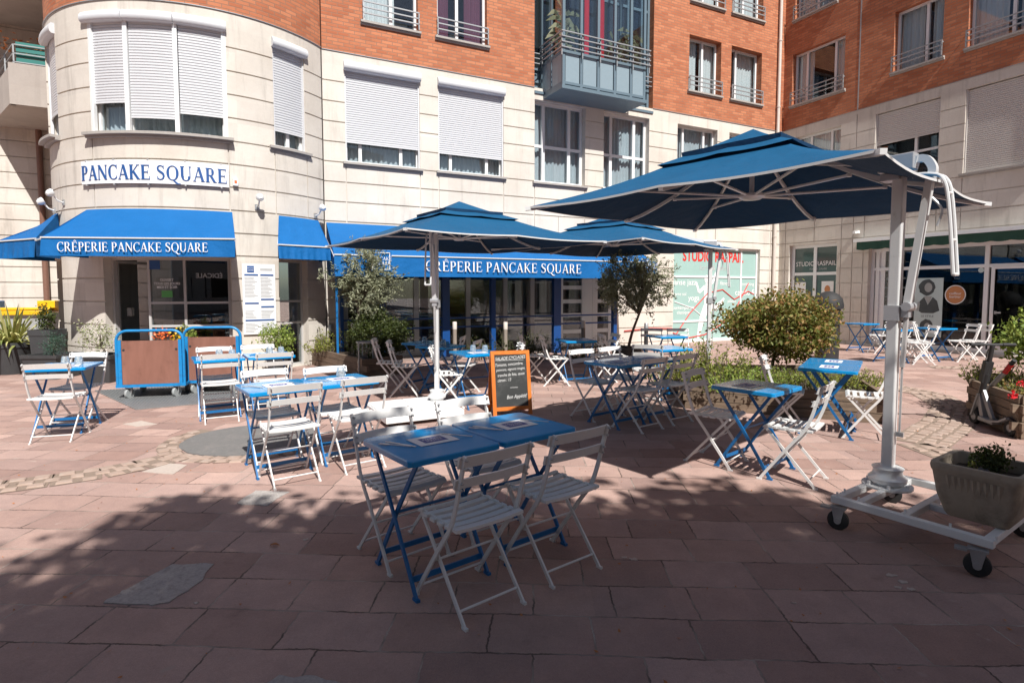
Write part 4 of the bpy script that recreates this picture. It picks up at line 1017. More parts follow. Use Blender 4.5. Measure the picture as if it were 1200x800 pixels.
# menu board
mn = thing('menu_board', 'tall white printed menu board with blue headings on the stone between the two bay doors', 'menu board', FB(ba(-49.3), -.03, .7))
q = MB(.1); q.box(ba(-55.2), ba(-43.6), -.035, -.02, .70, 2.02); build('board', q, M['sign_white'], mn, warp=FB)
q = MB(.1); c0, c1 = ba(-55.2) + .035, ba(-43.6) - .035; cm_ = (c0 + c1) / 2
q.box(c0 + .05, c0 + .17, -.0395, -.036, 1.86, 1.98)
for a_, b_, z in ((c0, cm_ - .02, 1.80), (cm_ + .02, c1, 1.80), (c0, cm_ - .02, 1.27), (cm_ + .02, c1, 1.34), (cm_ + .02, c1, 1.20), (c0, c1, .95)): q.box(a_, b_, -.0395, -.036, z, z + .028)
build('blue_heading', q, M['sign_blue'], mn, warp=FB)
q = MB(.1)
for a_, b_ in ((c0, cm_ - .03), (cm_ + .02, c1)):
    z = 1.76
    while z > .74:
        if not any(abs(z - k) < .045 for k in (1.27, 1.34, 1.20, .95)): q.box(a_, a_ + (b_ - a_) * R.uniform(.55, 1), -.0385, -.036, z, z + .010)
        z -= .026
q.box(cm_ + .02, c1 - .02, -.0385, -.036, 1.90, 1.94)
build('menu_lines', q, M['letter_grey'], mn, warp=FB)
t = text_mb('PANCAKE', .028, .002); upright(t, c0 + .11, -.0405, 1.94); t2 = upright(text_mb('SQUARE', .028, .002), c0 + .11, -.0405, 1.90); t.add(t2.v, t2.f); build('logo_lettering', t, M['letter_white'], mn, warp=FB)
# wall lamps
def spot(deg, z, label, up=.25):
    o = thing('wall_lamp', label, 'wall lamp', FB(ba(deg), 0, z), 0, 'spotlights on the round bay')
    q = MB(); q.lathe([(.045, 0), (.045, .02)], 12); q.tube([(0, 0, .02), (0, 0, .1), (0, .08, .19)], .013, 8)
    T = Matrix.Rotation(radians(90), 4, 'X')
    n_ = Vector((cos(radians(deg)), sin(radians(deg)), 0)); rz = atan2(n_.y, n_.x)
    B = Matrix.Rotation(rz + pi / 2, 4, 'Z')
    def put(nm, mb, mat): return build(nm, mb.xf(B), M[mat], o)
    q = MB(); q.box(-.04, .04, -.02, 0, -.05, .05); put('wall_plate', q, 'galv')
    q = MB(); q.tube([(0, -.02, 0), (0, -.10, .03), (0, -.16, .11)], .014, 8); put('arm', q, 'alu')
    q = MB(); T = Matrix.Translation((0, -.2, .15)) @ Matrix.Rotation(radians(-62), 4, 'X'); q.lathe([(.0, -.07), (.03, -.07), (.06, -.03), (.07, .03), (.064, .033), (.055, .01), (0, .008)], 18, T=T); put('lamp_head', q, 'alu')
    return o
spot(-121.4, 3.12, 'chrome spotlight left of the name sign, just above the lettered awning')
spot(-131.5, 3.02, 'chrome spotlight at the outline of the round bay above the left awning')
spot(-49.3, 3.08, 'chrome spotlight on the bay wall between name sign and side awning')
spot(-24.5, 3.05, 'chrome spotlight where the round bay meets the flat front')
q = MB(.08); q.box(ba(-57.3), ba(-55.7), -.07, -.003, 3.43, 3.56); al = tag(build('alarm_box', q, M['sign_white'], None, warp=FB), 'small white alarm box right of the name sign', 'alarm box')
q = MB(.08); q.box(ba(-56.9), ba(-56.1), -.075, -.071, 3.47, 3.52); build('red_lamp', q, M['petal_or'], al, warp=FB)

# ================================================================== FURNITURE
def smooth(pts, n=4):
    pts = [Vector(p) for p in pts]; out = []
    for i in range(len(pts) - 1):
        p0 = pts[max(i - 1, 0)]; p1 = pts[i]; p2 = pts[i + 1]; p3 = pts[min(i + 2, len(pts) - 1)]
        for k in range(n):
            t = k / n; out.append(.5 * ((2 * p1) + (p2 - p0) * t + (2 * p0 - 5 * p1 + 4 * p2 - p3) * t * t + (3 * p1 - p0 - 3 * p2 + p3) * t ** 3))
    out.append(pts[-1]); return out
UP = smooth([(0, .20, .008), (0, .13, .11), (0, -.02, .315), (0, -.115, .44), (0, -.165, .56), (0, -.20, .68), (0, -.238, .80)], 4)
def upy(z):
    for a_, b_ in zip(UP, UP[1:]):
        if a_.z <= z <= b_.z: return a_.y + (b_.y - a_.y) * (z - a_.z) / (b_.z - a_.z)
    return UP[-1].y
def make_chair(label, loc, rz, group):
    t = thing('folding_chair', label, 'chair', loc, rz, group)
    s = MB()
    for k in range(6):
        y = -.155 + k * .065; dip = .012 * (1 - ((y - .01) / .17) ** 2); hw = .195 if k < 5 else .185
        def fn(u, v, top=0, y=y, dip=dip, hw=hw):
            x = -hw + 2 * hw * u; yy = y + .039 * (v - .5)
            return (x, yy, .452 - dip - .008 * (1 - (2 * u - 1) ** 2) - (.012 if k == 5 and v > .7 else 0))
        nu = 6; vs = []
        for tz in (0, -.015):
            for j in range(3):
                for i in range(nu + 1):
                    p = fn(i / nu, j / 2); vs.append((p[0], p[1], p[2] + tz))
        m = (nu + 1) * 3; fs = []
        for j in range(2):
            for i in range(nu):
                a_ = j * (nu + 1) + i; fs += [(a_, a_ + 1, a_ + nu + 2, a_ + nu + 1), (m + a_, m + a_ + nu + 1, m + a_ + nu + 2, m + a_ + 1)]
        for i in range(nu): fs += [(i, m + i, m + i + 1, i + 1), (2 * (nu + 1) + i + 1, m + 2 * (nu + 1) + i + 1, m + 2 * (nu + 1) + i, 2 * (nu + 1) + i)]
        for j in range(2): a_ = j * (nu + 1); b_ = a_ + nu; fs += [(a_, a_ + nu + 1, m + a_ + nu + 1, m + a_), (b_, m + b_, m + b_ + nu + 1, b_ + nu + 1)]
        s.add(vs, fs)
    build('seat', s, M['chair'], t)
    b = MB()
    for zc, h in ((.768, .054), (.663, .046)):
        y0 = upy(zc) + .012; nu = 8
        vs = []
        for tz in (0, 1):
            for j in (0, 1):
                for i in range(nu + 1):
                    u = i / nu; x = -.207 + .414 * u; bow = -.028 * (1 - (2 * u - 1) ** 2)
                    z = zc + (j - .5) * h; vs.append((x, y0 + bow + (upy(min(.8, z)) - upy(zc)) + (.013 if tz else 0), z + .012 * (1 - (2 * u - 1) ** 2) * (.5)))
        k = nu + 1; fs = []
        for i in range(nu): fs += [(i, i + 1, k + i + 1, k + i), (2 * k + i, 3 * k + i, 3 * k + i + 1, 2 * k + i + 1), (k + i, k + i + 1, 3 * k + i + 1, 3 * k + i), (i, 2 * k + i, 2 * k + i + 1, i + 1)]
        fs += [(0, k, 3 * k, 2 * k), (nu, 2 * k + nu, 3 * k + nu, k + nu)]
        b.add(vs, fs)
    bk = build('backrest', b, M['chair'], t)
    rv = MB()
    for zc in (.785, .745, .675, .642):
        for x in (-.19, .19): rv.lathe([(.006, -.03), (.006, .03), (0, .032)], 6, T=Matrix.Translation((x, upy(min(.8, zc)) + .008, zc)) @ Matrix.Rotation(radians(90), 4, 'X'))
    build('rivet', rv, M['galv'], bk)
    for sx in (-.19, .19):
        l = MB(); l.path(UP, .022, .011, (1, 0, 0)); l.box(sx - sx - .008, sx - sx + .008, .185, .225, 0, .012); l.v = [(p[0] + sx, p[1], p[2]) for p in l.v]; build('leg', l, M['chair'], t)
    for sx in (-.172, .172):
        l = MB(); l.path([(sx, .178, .435), (sx, .0, .235), (sx, -.20, .008)], .020, .010, (1, 0, 0)); l.box(sx - .008, sx + .008, -.22, -.185, 0, .012)
        l.bar((sx, -.17, .437), (sx, .18, .437), .008, .018); build('leg', l, M['chair'], t)
    for a_, b_ in (((-.19, .165, .062), (.19, .165, .062)), ((-.172, -.155, .062), (.172, -.155, .062)), ((-.19, .036, .235), (.19, .036, .235))):
        q = MB(); q.tube([a_, b_], .006, 6); build('stretcher', q, M['chair'], t)
    return t
def rpoly(h, r, n=5):
    out = []
    for cx_, cy_, a0 in ((h - r, h - r, 0), (-h + r, h - r, 90), (-h + r, -h + r, 180), (h - r, -h + r, 270)):
        for i in range(n + 1): t = radians(a0 + 90 * i / n); out.append((cx_ + r * cos(t), cy_ + r * sin(t)))
    return out
TZ = .71
def make_table(label, loc, rz, group):
    """the X frames stand in the planes x=+-, legs running along y"""
    t = thing('bistro_table', label, 'table', loc, rz, group)
    s = MB(); P = rpoly(.274, .028); n = len(P); Pi = [(x * .985, y * .985) for x, y in P]
    vs = [(x, y, TZ - .030) for x, y in P] + [(x, y, TZ - .006) for x, y in P] + [(x, y, TZ) for x, y in Pi] + [(x * .97, y * .97, TZ - .030) for x, y in P] + [(x * .97, y * .97, TZ - .008) for x, y in P]
    fs = [tuple(range(2 * n, 3 * n)), tuple(range(4 * n, 5 * n))[::-1]]
    for i in range(n):
        j = (i + 1) % n; fs += [(i, j, n + j, n + i), (n + i, n + j, 2 * n + j, 2 * n + i), (i, 3 * n + i, 3 * n + j, j), (3 * n + i, 4 * n + i, 4 * n + j, 3 * n + j)]
    s.add(vs, fs); build('tabletop', s, M['table'], t)
    for x, sg in ((-.225, 1), (-.205, -1), (.205, 1), (.225, -1)):
        l = MB(); l.path([(x, sg * .235, TZ - .012), (x, 0, .37), (x, -sg * .235, .010)], .024, .012, (1, 0, 0)); l.box(x - .010, x + .010, -sg * .235 - .022, -sg * .235 + .022, 0, .014); build('leg', l, M['tleg'], t)
    for a_, b_, w_, h_ in (((-.225, -.185, .085), (.205, -.185, .085), .008, .030), ((-.205, .185, .085), (.225, .185, .085), .008, .030), ((-.225, 0, .37), (.225, 0, .37), .013, .013), ((-.215, .20, TZ - .04), (.215, .20, TZ - .04), .02, .012), ((-.215, -.20, TZ - .04), (.215, -.20, TZ - .04), .02, .012)):
        q = MB(); q.bar(a_, b_, w_, h_); build('stretcher', q, M['tleg'], t)
    return t
GC, GT = 'white folding chairs on the square', 'blue bistro tables on the square'
c0 = t0 = None
def face(dx, dy): return atan2(-dx, dy)     # local +Y (front) -> direction
def chair(x, y, dx, dy, label):
    global c0
    rz = face(dx, dy) + R.uniform(-.03, .03)
    if c0 is None: c0 = make_chair(label, (x, y, 0), rz, GC); return c0
    return dup(c0, (x, y, 0), rz, label)
def table(x, y, deg, label):
    """deg: direction of the table row, X frames at right angles to it"""
    global t0
    if t0 is None: t0 = make_table(label, (x, y, 0), radians(deg), GT); return t0
    return dup(t0, (x, y, 0), radians(deg), label)
# A: front pair
table(-.44, 3.01, 38.5, 'blue folding table nearest the camera, left half of the front pair')
table(.005, 3.36, 38.5, 'blue folding table, right half of the front pair nearest the camera')
chair(-.205, 2.715, -.62, .78, 'white slatted folding chair closest to the camera, its back to the viewer')
chair(.22, 3.075, -.62, .78, 'white folding chair at the right end of the front tables, its back to the camera')
chair(-.64, 3.21, .63, -.777, 'white folding chair facing the camera on the far side of the left front table')
chair(-.20, 3.57, .63, -.777, 'white folding chair facing the camera on the far side of the right front table')
# B
table(-2.02, 4.80, 37.8, 'blue table over the round asphalt patch, left half of the second pair')
table(-1.58, 5.14, 37.8, 'blue table beside the white parasol foot, right half of the second pair')
chair(-1.80, 4.50, -.61, .79, 'sunlit white folding chair on the near side of the left second-row table')
chair(-1.36, 4.86, -.61, .79, 'sunlit white folding chair on the near side of the right second-row table')
chair(-2.13, 4.97, .61, -.79, 'white folding chair tucked behind the left table of the second pair')
chair(-1.64, 5.15, .61, -.79, 'white folding chair tucked behind the right table of the second pair')
# C
table(-4.87, 6.12, 18, 'lone blue table at far left with two glasses, in front of the potted shrubs')
chair(-4.67, 5.76, -.28, .96, 'white folding chair at the lone far left table, back to the camera')
chair(-4.93, 6.36, .1, -1, 'white folding chair on the far side of the lone far left table')
# D
table(-3.58, 6.84, 33, 'blue table in front of the right hand board trolley')
table(-3.10, 7.16, 33, 'blue table with glasses right of the one before the trolley, near the menu board')
chair(-3.44, 6.60, -.5, .86, 'white folding chair before the right hand trolley, back to the camera')
chair(-3.72, 7.03, .5, -.86, 'white folding chair between the right hand trolley and its table')
chair(-2.88, 6.74, -.5, .86, 'white folding chair at the table near the menu board, back to the camera')
chair(-3.30, 7.36, .5, -.86, 'white folding chair facing the camera behind the table near the menu board')
# E
table(-1.06, 8.36, 60, 'blue table in the awning shade left of the middle parasol mast, nearer of two')
table(-1.36, 8.86, 60, 'blue table in the awning shade behind the nearer one, beside the round bush')
chair(-1.56, 8.16, 1, .12, 'white folding chair in profile facing right beside the round bush, nearer of two')
chair(-1.86, 8.52, 1, .12, 'white folding chair in profile facing right beside the round bush, farther of two')
chair(-.84, 7.40, 1, .1, 'white folding chair just behind the middle parasol mast, facing right')
chair(-.72, 8.30, -1, .2, 'white folding chair facing left in the shade right of the middle mast, between two tables')
chair(-1.0, 8.98, -1, .1, 'white folding chair facing left deep in the awning shade behind the middle mast')
table(-.48, 7.45, 30, 'bright blue table with two glasses left of the chalkboard')
chair(-.10, 7.72, -1, -.1, 'white folding chair half hidden behind the top of the chalkboard')
# F
table(1.06, 9.35, 15, 'blue table by the right end of the terrace screen')
chair(.36, 9.42, 1, .1, 'white folding chair facing right against the terrace screen, left of two above the chalkboard')
chair(.70, 9.12, 1, .1, 'white folding chair facing right by the terrace screen, right of two above the chalkboard')
chair(1.52, 9.45, -1, -.1, 'white folding chair facing left at the table by the right end of the terrace screen')
# G
table(1.20, 6.42, 37.5, 'blue table of the middle pair right of the chalkboard, left half')
table(1.64, 6.76, 37.5, 'blue table of the middle pair right of the chalkboard, right half')
chair(.98, 6.74, .61, -.79, 'shaded white folding chair at the left end of the middle pair of tables')
chair(1.39, 7.06, .61, -.79, 'white folding chair facing the camera behind the middle pair of tables')
chair(1.40, 6.20, -.61, .79, 'white folding chair at the middle pair of tables, nearest of its four chairs')
chair(1.84, 6.56, -.61, .79, 'white folding chair at the right end of the middle pair, against the wooden planter')
# H
table(2.09, 4.79, 41, 'blue table with glossy menus in front of the low wooden planter, between two empty chairs')
chair(1.82, 4.97, .75, -.66, 'white folding chair in profile left of the table by the low planter')
chair(2.28, 4.50, -.77, .64, 'white folding chair right of the table by the low planter, in the sun')
table(3.38, 5.98, 56, 'blue table with white mat by the right end of the low planter, nearer of two')
table(3.69, 6.44, 56, 'blue table with white mat by the right end of the low planter, farther of two')
chair(2.97, 6.10, .87, -.5, 'white folding chair against the shrubs, left of the tables at the planter end')
chair(3.70, 5.84, -.87, .5, 'white folding chair partly behind the big parasol mast with a striped sunlit seat')
# I
table(2.20, 8.05, 20, 'bright blue sunlit table half behind the shrubs of the low planter')
table(2.80, 10.2, 15, 'blue table in front of the dance studio window')
chair(1.72, 9.4, 1, .1, 'white folding chair below the right hand olive tree, facing right')
chair(1.86, 7.75, .2, 1, 'white folding chair with its back to the camera at the sunlit table by the shrubs')
chair(2.65, 10.6, -.1, -1, 'white folding chair before the pale stone pier, behind the table at the studio window')
chair(3.15, 10.55, -.1, -1, 'white folding chair directly in front of the studio window glass')
# K
table(8.75, 14.1, 20, 'blue table at the right wing beyond the red tipped bush')
table(8.02, 11.9, 20, 'blue table behind the big parasol mast by the poster shop')
table(9.30, 12.35, 20, 'blue table in front of the round orange sticker')
chair(8.98, 13.72, -1, .2, 'white folding chair by the studio door side of the poster shop, left of two')
chair(9.22, 13.42, -1, .2, 'white folding chair by the studio door side of the poster shop, right of two')
chair(8.50, 11.70, -1, .25, 'white folding chair standing free just right of the big parasol mast in the distance')
chair(8.72, 12.15, 1, .1, 'white folding chair under the poster facing right, left of two')
chair(8.98, 12.45, 1, .1, 'white folding chair under the poster facing right, right of two')
chair(9.72, 12.15, -1, .1, 'white folding chair in front of the shop facing left, nearer the orange sticker')
chair(10.06, 12.25, -1, .1, 'white folding chair in front of the shop facing left, by the white door post')

# ---------------- table settings
def glass_item(x, y, label):
    o = thing('drinking_glass', label, 'glass', (x, y, TZ), 0, 'upturned drinking glasses')
    q = MB(); q.lathe([(.036, 0), (.040, .0), (.041, .03), (.038, .06), (.030, .088), (.0, .090)], 14); build('tumbler', q, GL, o); return o
gm_, nt_, b_ = _mat('tumbler_glass'); b_.inputs['Base Color'].default_value = (.62, .72, .76, 1); b_.inputs['Roughness'].default_value = .08; b_.inputs['Transmission Weight'].default_value = .6; b_.inputs['Alpha'].default_value = .75
L(nt_, mixc(nt_, ramp(nt_, noise(nt_, coord(nt_), 45, 2), .4, .6), (.45, .55, .6), (.8, .86, .88)), b_.inputs['Base Color']); GL = gm_
for x, y, l in ((-4.93, 6.20, 'upturned glass on the lone far left table, left of two'), (-4.79, 6.21, 'upturned glass on the lone far left table, right of two'),
                (-3.62, 6.95, 'upturned glass on the table before the trolley, left of two'), (-3.46, 6.95, 'glass lying tilted on the table before the trolley, right of two'),
                (-3.14, 7.28, 'upturned glass on the table near the menu board, left of two'), (-2.99, 7.28, 'upturned glass on the table near the menu board, right of two'),
                (-.52, 7.50, 'upturned glass on the bright table left of the chalkboard, left of two'), (-.36, 7.50, 'upturned glass on the bright table left of the chalkboard, right of two'),
                (-1.62, 5.30, 'small glass standing on the right table of the second pair'),
                (-1.15, 8.40, 'glass on the nearer shaded table behind the middle mast, left of two'), (-1.02, 8.36, 'glass on the nearer shaded table behind the middle mast, right of two'), (-1.38, 8.9, 'glass on the farther shaded table beside the round bush')):
    glass_item(x, y, l)
def mat_item(x, y, deg, label, w=.235, h=.17):
    o = thing('placemat', label, 'placemat', (x, y, TZ + .002), radians(deg), 'printed paper placemats')
    q = MB(); q.box(-w / 2, w / 2, -h / 2, h / 2, 0, .0015); build('sheet', q, M['paper'], o)
    q = MB(); q.box(-w * .30, w * .30, -h * .28, h * .28, .0015, .0022); p = build('print', q, M['paper_blue'], o)
    t = text_mb('PANCAKE', .026, .0006); t.v = [(a_[0], a_[1] + .015, a_[2] + .0027) for a_ in t.v]; t2 = text_mb('SQUARE', .026, .0006); t2.v = [(a_[0], a_[1] - .015, a_[2] + .0027) for a_ in t2.v]; t.add(t2.v, t2.f)
    build('lettering', t, M['paper'], p)
def fork(x, y, deg, label):
    o = thing('fork', label, 'fork', (x, y, TZ + .004), radians(deg), 'forks on the tables')
    q = MB(); q.prism([(-.004, -.09), (.004, -.09), (.003, .03), (.010, .045), (.010, .055), (-.010, .055), (-.010, .045), (-.003, .03)], 0, .003)
    for k in (-.0085, -.0028, .0028, .0085): q.box(k - .0015, k + .0015, .055, .092, 0, .003)
    build('blade', q, M['steel'], o)
def knife(x, y, deg, label):
    o = thing('knife', label, 'knife', (x, y, TZ + .003), radians(deg), 'knives on the tables')
    q = MB(); q.prism([(-.006, -.10), (.006, -.10), (.005, .0), (.009, .01), (.009, .08), (.002, .105), (-.004, .1), (-.005, 0)], 0, .003); build('blade', q, M['steel'], o)
for (x, y, n_) in ((-.44, 3.01, 'the left front table'), (.005, 3.36, 'the right front table'), (-2.02, 4.80, 'the left table of the second pair'), (-1.58, 5.14, 'the right table of the second pair')):
    far = -2.02 == x or -1.58 == x
    mat_item(x + .01, y + .02, 38 if not far else 37, 'white blue printed placemat on ' + n_)
    d = Vector((.783, .622)); n2 = Vector((-.622, .783))
    k_ = Vector((x, y)) - d * .165 + n2 * .03; knife(k_.x, k_.y, 62, 'steel knife left of the mat on ' + n_)
    k_ = Vector((x, y)) + d * .17 - n2 * .0; fork(k_.x, k_.y, 72, 'steel fork right of the mat on ' + n_)
    k_ = Vector((x, y)) - d * .195 + n2 * .03; fork(k_.x, k_.y, 74, 'steel fork left of the mat on ' + n_)
mat_item(2.02, 4.80, 41, 'white placemat on the table by the low planter'); mat_item(3.38, 5.98, 56, 'white placemat on the nearer table at the planter end', .24, .17); mat_item(3.69, 6.44, 56, 'white placemat on the farther table at the planter end', .24, .17)
for x, y, n_ in ((-4.80, 6.05, 'the lone far left table'), (-3.5, 6.78, 'the table before the trolley'), (-3.02, 7.08, 'the table near the menu board'), (-.45, 7.36, 'the bright table left of the chalkboard'), (1.2, 6.42, 'the left middle table'), (1.64, 6.76, 'the right middle table')):
    mat_item(x, y, 30, 'white placemat lying on ' + n_)
# blue napkin heap on the two left tables
for x, y, n_ in ((-5.02, 6.1, 'crumpled blue napkin on the lone far left table'), (-3.2, 7.1, 'crumpled blue napkin on the table near the menu board')):
    q = MB(); q.grid(lambda u, v: (x + (u - .5) * .2, y + (v - .5) * .13, TZ + .004 + .018 * abs(sin(u * 9 + v * 5)) * sin(pi * u) * sin(pi * v) + .004 * sin(v * 13)), 14, 10); tag(build('napkin', q, M['blue_bright']), n_, 'napkin')

# ---------------- parasols
def umbrella(label, C, side, ang, ze, mast, ztop, foot=.2, apex=.62, mr=.034):
    hd = side / sqrt(2); cx_, cy_ = C
    o = thing('cantilever_parasol', label, 'parasol', (mast[0], mast[1], 0), 0, 'blue cantilever parasols'); W = lambda x, y, z: (x, y, z)
    co = [(cos(ang + k * pi / 2), sin(ang + k * pi / 2)) for k in range(4)]
    ro, ri_, zi, zo = hd, hd * .30, ze + apex * .60, ze
    def ring(t):
        k = int(t) % 4; f = t - int(t); a_, b_ = co[k], co[(k + 1) % 4]; return (a_[0] + (b_[0] - a_[0]) * f, a_[1] + (b_[1] - a_[1]) * f)
    mb = MB(); NU, NV = 64, 10
    def fn(u, v):
        d = ring(u * 4 % 4); r_ = ri_ + (ro - ri_) * v; f = (u * 8) % 1
        sg_ = -.04 * sin(pi * v) * (1 - .2 * v) - .018 * sin(pi * f) * v * v
        inw = 1 - .018 * sin(pi * f) * v
        return (cx_ + d[0] * r_ * inw, cy_ + d[1] * r_ * inw, zi + (zo - zi) * v + sg_)
    mb.grid(fn, NU, NV); cn = build('canopy', mb, M['umb'], o, warp=W, angle=180)
    mb = MB(); mb.grid(lambda u, v: (lambda p: (p[0], p[1], p[2] - .010))(fn(u, .995 * v)), NU, NV); build('underside_shade', mb, M['umb_dark'], cn, warp=W, angle=180)  # added darker layer, puts the underside's shade into its colour
    hem = MB(); hem.grid(lambda u, v: (lambda p: (p[0], p[1], p[2] - .016 * v + .003))(fn(u, 1.0)), NU, 1); build('hem', hem, M['salt'], cn, warp=W)
    mb = MB(); rt = hd * .42
    def fv(u, v):
        d = ring(u * 4 % 4); r_ = rt * v; f = (u * 8) % 1
        return (cx_ + d[0] * r_, cy_ + d[1] * r_, ze + apex * .97 - apex * .445 * v - .012 * sin(pi * v) - .012 * sin(pi * f) * v)
    mb.grid(fv, 48, 6); build('vent_cap', mb, M['umb'], o, warp=W, angle=180)
    # underside skirt of the vent (dark mesh)
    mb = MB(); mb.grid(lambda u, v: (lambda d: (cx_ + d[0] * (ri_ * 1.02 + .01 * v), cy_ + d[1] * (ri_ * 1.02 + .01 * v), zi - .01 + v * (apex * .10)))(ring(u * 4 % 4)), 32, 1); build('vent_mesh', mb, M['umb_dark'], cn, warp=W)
    crown = Vector((cx_, cy_, zi + .02)); hub = Vector((cx_, cy_, ze + .07))
    mb = MB(); mb.lathe([(0, -.035), (.07, -.03), (.10, -.01), (.10, .012), (.03, .02), (.028, .0), (0, 0)][::-1], 18, hub); mb.tube([hub, crown], .020, 8); mb.lathe([(.08, -.03), (.08, .03), (0, .03)], 14, crown); build('hub', mb, M['alu'], o, warp=W)
    for k in range(8):
        d = ring(k * .5); r1 = .985 if k % 2 == 0 else .96
        p1 = Vector(fn(k / 8 if k < 8 else 0, 1.0)); p1 = Vector((cx_ + (p1.x - cx_) * r1, cy_ + (p1.y - cy_) * r1, p1.z - .012))
        p0 = Vector((cx_ + d[0] * .06, cy_ + d[1] * .06, crown.z - .03)); pm = Vector((cx_ + d[0] * hd * .47, cy_ + d[1] * hd * .47, fn((k / 8) % 1, .25)[2] - .03))
        mb = MB(); u_ = (k / 8) % 1; cp = [Vector(fn(u_, v_)) for v_ in (.0, .2, .4, .6, .8, 1.0)]; cp = [Vector((cx_ + (c_.x - cx_) * r1, cy_ + (c_.y - cy_) * r1, c_.z - .030)) for c_ in cp]; cp[-1].z += .012; mb.path([p0] + cp, .018, .028, Vector((-d[1], d[0], 0))) if False else [mb.bar(a_, b_, .018, .026) for a_, b_ in zip([p0] + cp, cp)]; e = Vector((d[0], d[1], -.1)); mb.bar(p1 - e * .02, p1 + e * .05, .035, .03)
        rb_ = build('rib', mb, M['alu'], o, warp=W)
        mb = MB(); pj = cp[2] - Vector((0, 0, .03)); mb.tube([hub + Vector((d[0], d[1], 0)) * .08, pj], .011, 7); mb.lathe([(.018, -.012), (.018, .010), (0, .010)], 8, pj); build('strut', mb, M['alu'], rb_, warp=W)
    mx_, my_ = mast; out = Vector((mx_ - cx_, my_ - cy_, 0)).normalized(); sd = Vector((-out.y, out.x, 0))
    mb = MB(); r_ = mr
    T = Matrix.Translation((mx_, my_, 0)) @ Matrix.Rotation(atan2(out.y, out.x), 4, 'Z')
    mb.box(-r_, r_, -r_, r_, foot + .05, ztop, T); mast_o = build('mast', mb, M['alu'], o, warp=W, bevel=.008)
    mb = MB(); mb.box(-r_ - .012, r_ + .012, -r_ - .012, r_ + .012, ztop * .56, ztop * .56 + .10, T); mb.box(r_, r_ + .06, -.03, .03, ztop * .57, ztop * .57 + .06, T); mb.tube([T @ Vector((r_ + .05, -.05, ztop * .6)), T @ Vector((r_ + .05, .05, ztop * .6))], .03, 10); build('clamp', mb, M['alu_grey'], mast_o, warp=W)
    mb = MB(); mb.lathe([(.085, foot), (.085, foot + .03), (.11, foot + .035), (.115, foot + .06), (.09, foot + .085), (.085, foot + .11), (.095, foot + .13), (.07, foot + .14), (.0, foot + .14)], 24, (mx_, my_, 0)); build('mast_socket', mb, M['alu'], mast_o, warp=W)
    top = Vector((mx_, my_, ztop))
    mb = MB(); mb.bar(top + Vector((0, 0, -.02)) + out * .10, crown + Vector((0, 0, -.02)), .055, .075); build('arm', mb, M['alu'], o, warp=W)
    mb = MB(); mb.box(-.12, .09, -.042, .042, ztop - .06, ztop + .045, T); mb.box(-.10, .02, -.055, .055, ztop - .12, ztop - .07, T); build('head_bracket', mb, M['alu_grey'], o, warp=W, bevel=.006)
    el = top + out * .175 + Vector((0, 0, -.07)); cl = Vector((mx_, my_, ztop * .60)) + out * .075
    mb = MB(); mb.path(smooth([top + out * .08 + Vector((0, 0, .0)), top + out * .145 + Vector((0, 0, -.005)), el + out * .01, el - Vector((0, 0, .06)) - out * .0], 4), .045, .042, sd); mb.bar(el - Vector((0, 0, .04)), cl, .05, .04, up=out); build('lever_strut', mb, M['alu'], o, warp=W)
    mb = MB(); mb.tube([cl + Vector((0, 0, .02)), cl + Vector((0, 0, -.40)) - out * .015], .016, 8); mb.tube([cl + Vector((0, 0, -.40)) - out * .015, Vector((mx_, my_, ztop * .60 - .85)) + out * .06], .007, 6); mb.bar(Vector((mx_, my_, ztop * .60 - .85)) + out * .04, Vector((mx_, my_, ztop * .60 - .85)) + out * .085, .02, .03); build('gas_spring', mb, M['steel'], o, warp=W)
    mb = MB(); hb = []
    for s_ in (-1, 1):
        b0 = top + out * .06 + sd * s_ * .035 + Vector((0, 0, -.10)); hb.append(smooth([b0, b0 + out * .12 + Vector((0, 0, -.01)), b0 + out * .19 + Vector((0, 0, -.05)), b0 + out * .225 + Vector((0, 0, -.20)), b0 + out * .265 + Vector((0, 0, -.64))], 4)); mb.tube(hb[-1], .011, 8)
    mb.tube([hb[0][-1], hb[1][-1]], .011, 8); 
    for k in (-3, -6): mb.tube([hb[0][k], hb[1][k]], .010, 6)
    build('handle', mb, M['alu'], o, warp=W)
    mb = MB(); st = smooth([el + Vector((0, 0, -.18)) + sd * .03, el + Vector((0, 0, -.26)) + sd * .05 + out * .05, el + Vector((0, 0, -.36)) + sd * .04 + out * .03], 4); mb.tube(st, .008, 6); build('hook', mb, M['alu_grey'], o, warp=W)
    return o
umbrella('large blue square parasol at right, nearest the camera, on a wheeled white frame', (1.94, 4.63), 2.56, 3.072, 2.215, (2.545, 3.76), 2.36, foot=.2)
umbrella('blue square parasol in the middle with its white mast on a white box foot', (-.76, 8.22), 2.95, 2.95, 2.20, (-.955, 7.13), 2.33, foot=.13, mr=.028)
umbrella('blue square parasol farthest back, half hidden behind the middle one, by the studio window', (1.75, 9.7), 2.95, .0, 2.23, (3.36, 9.62), 2.32, foot=.05, mr=.03)

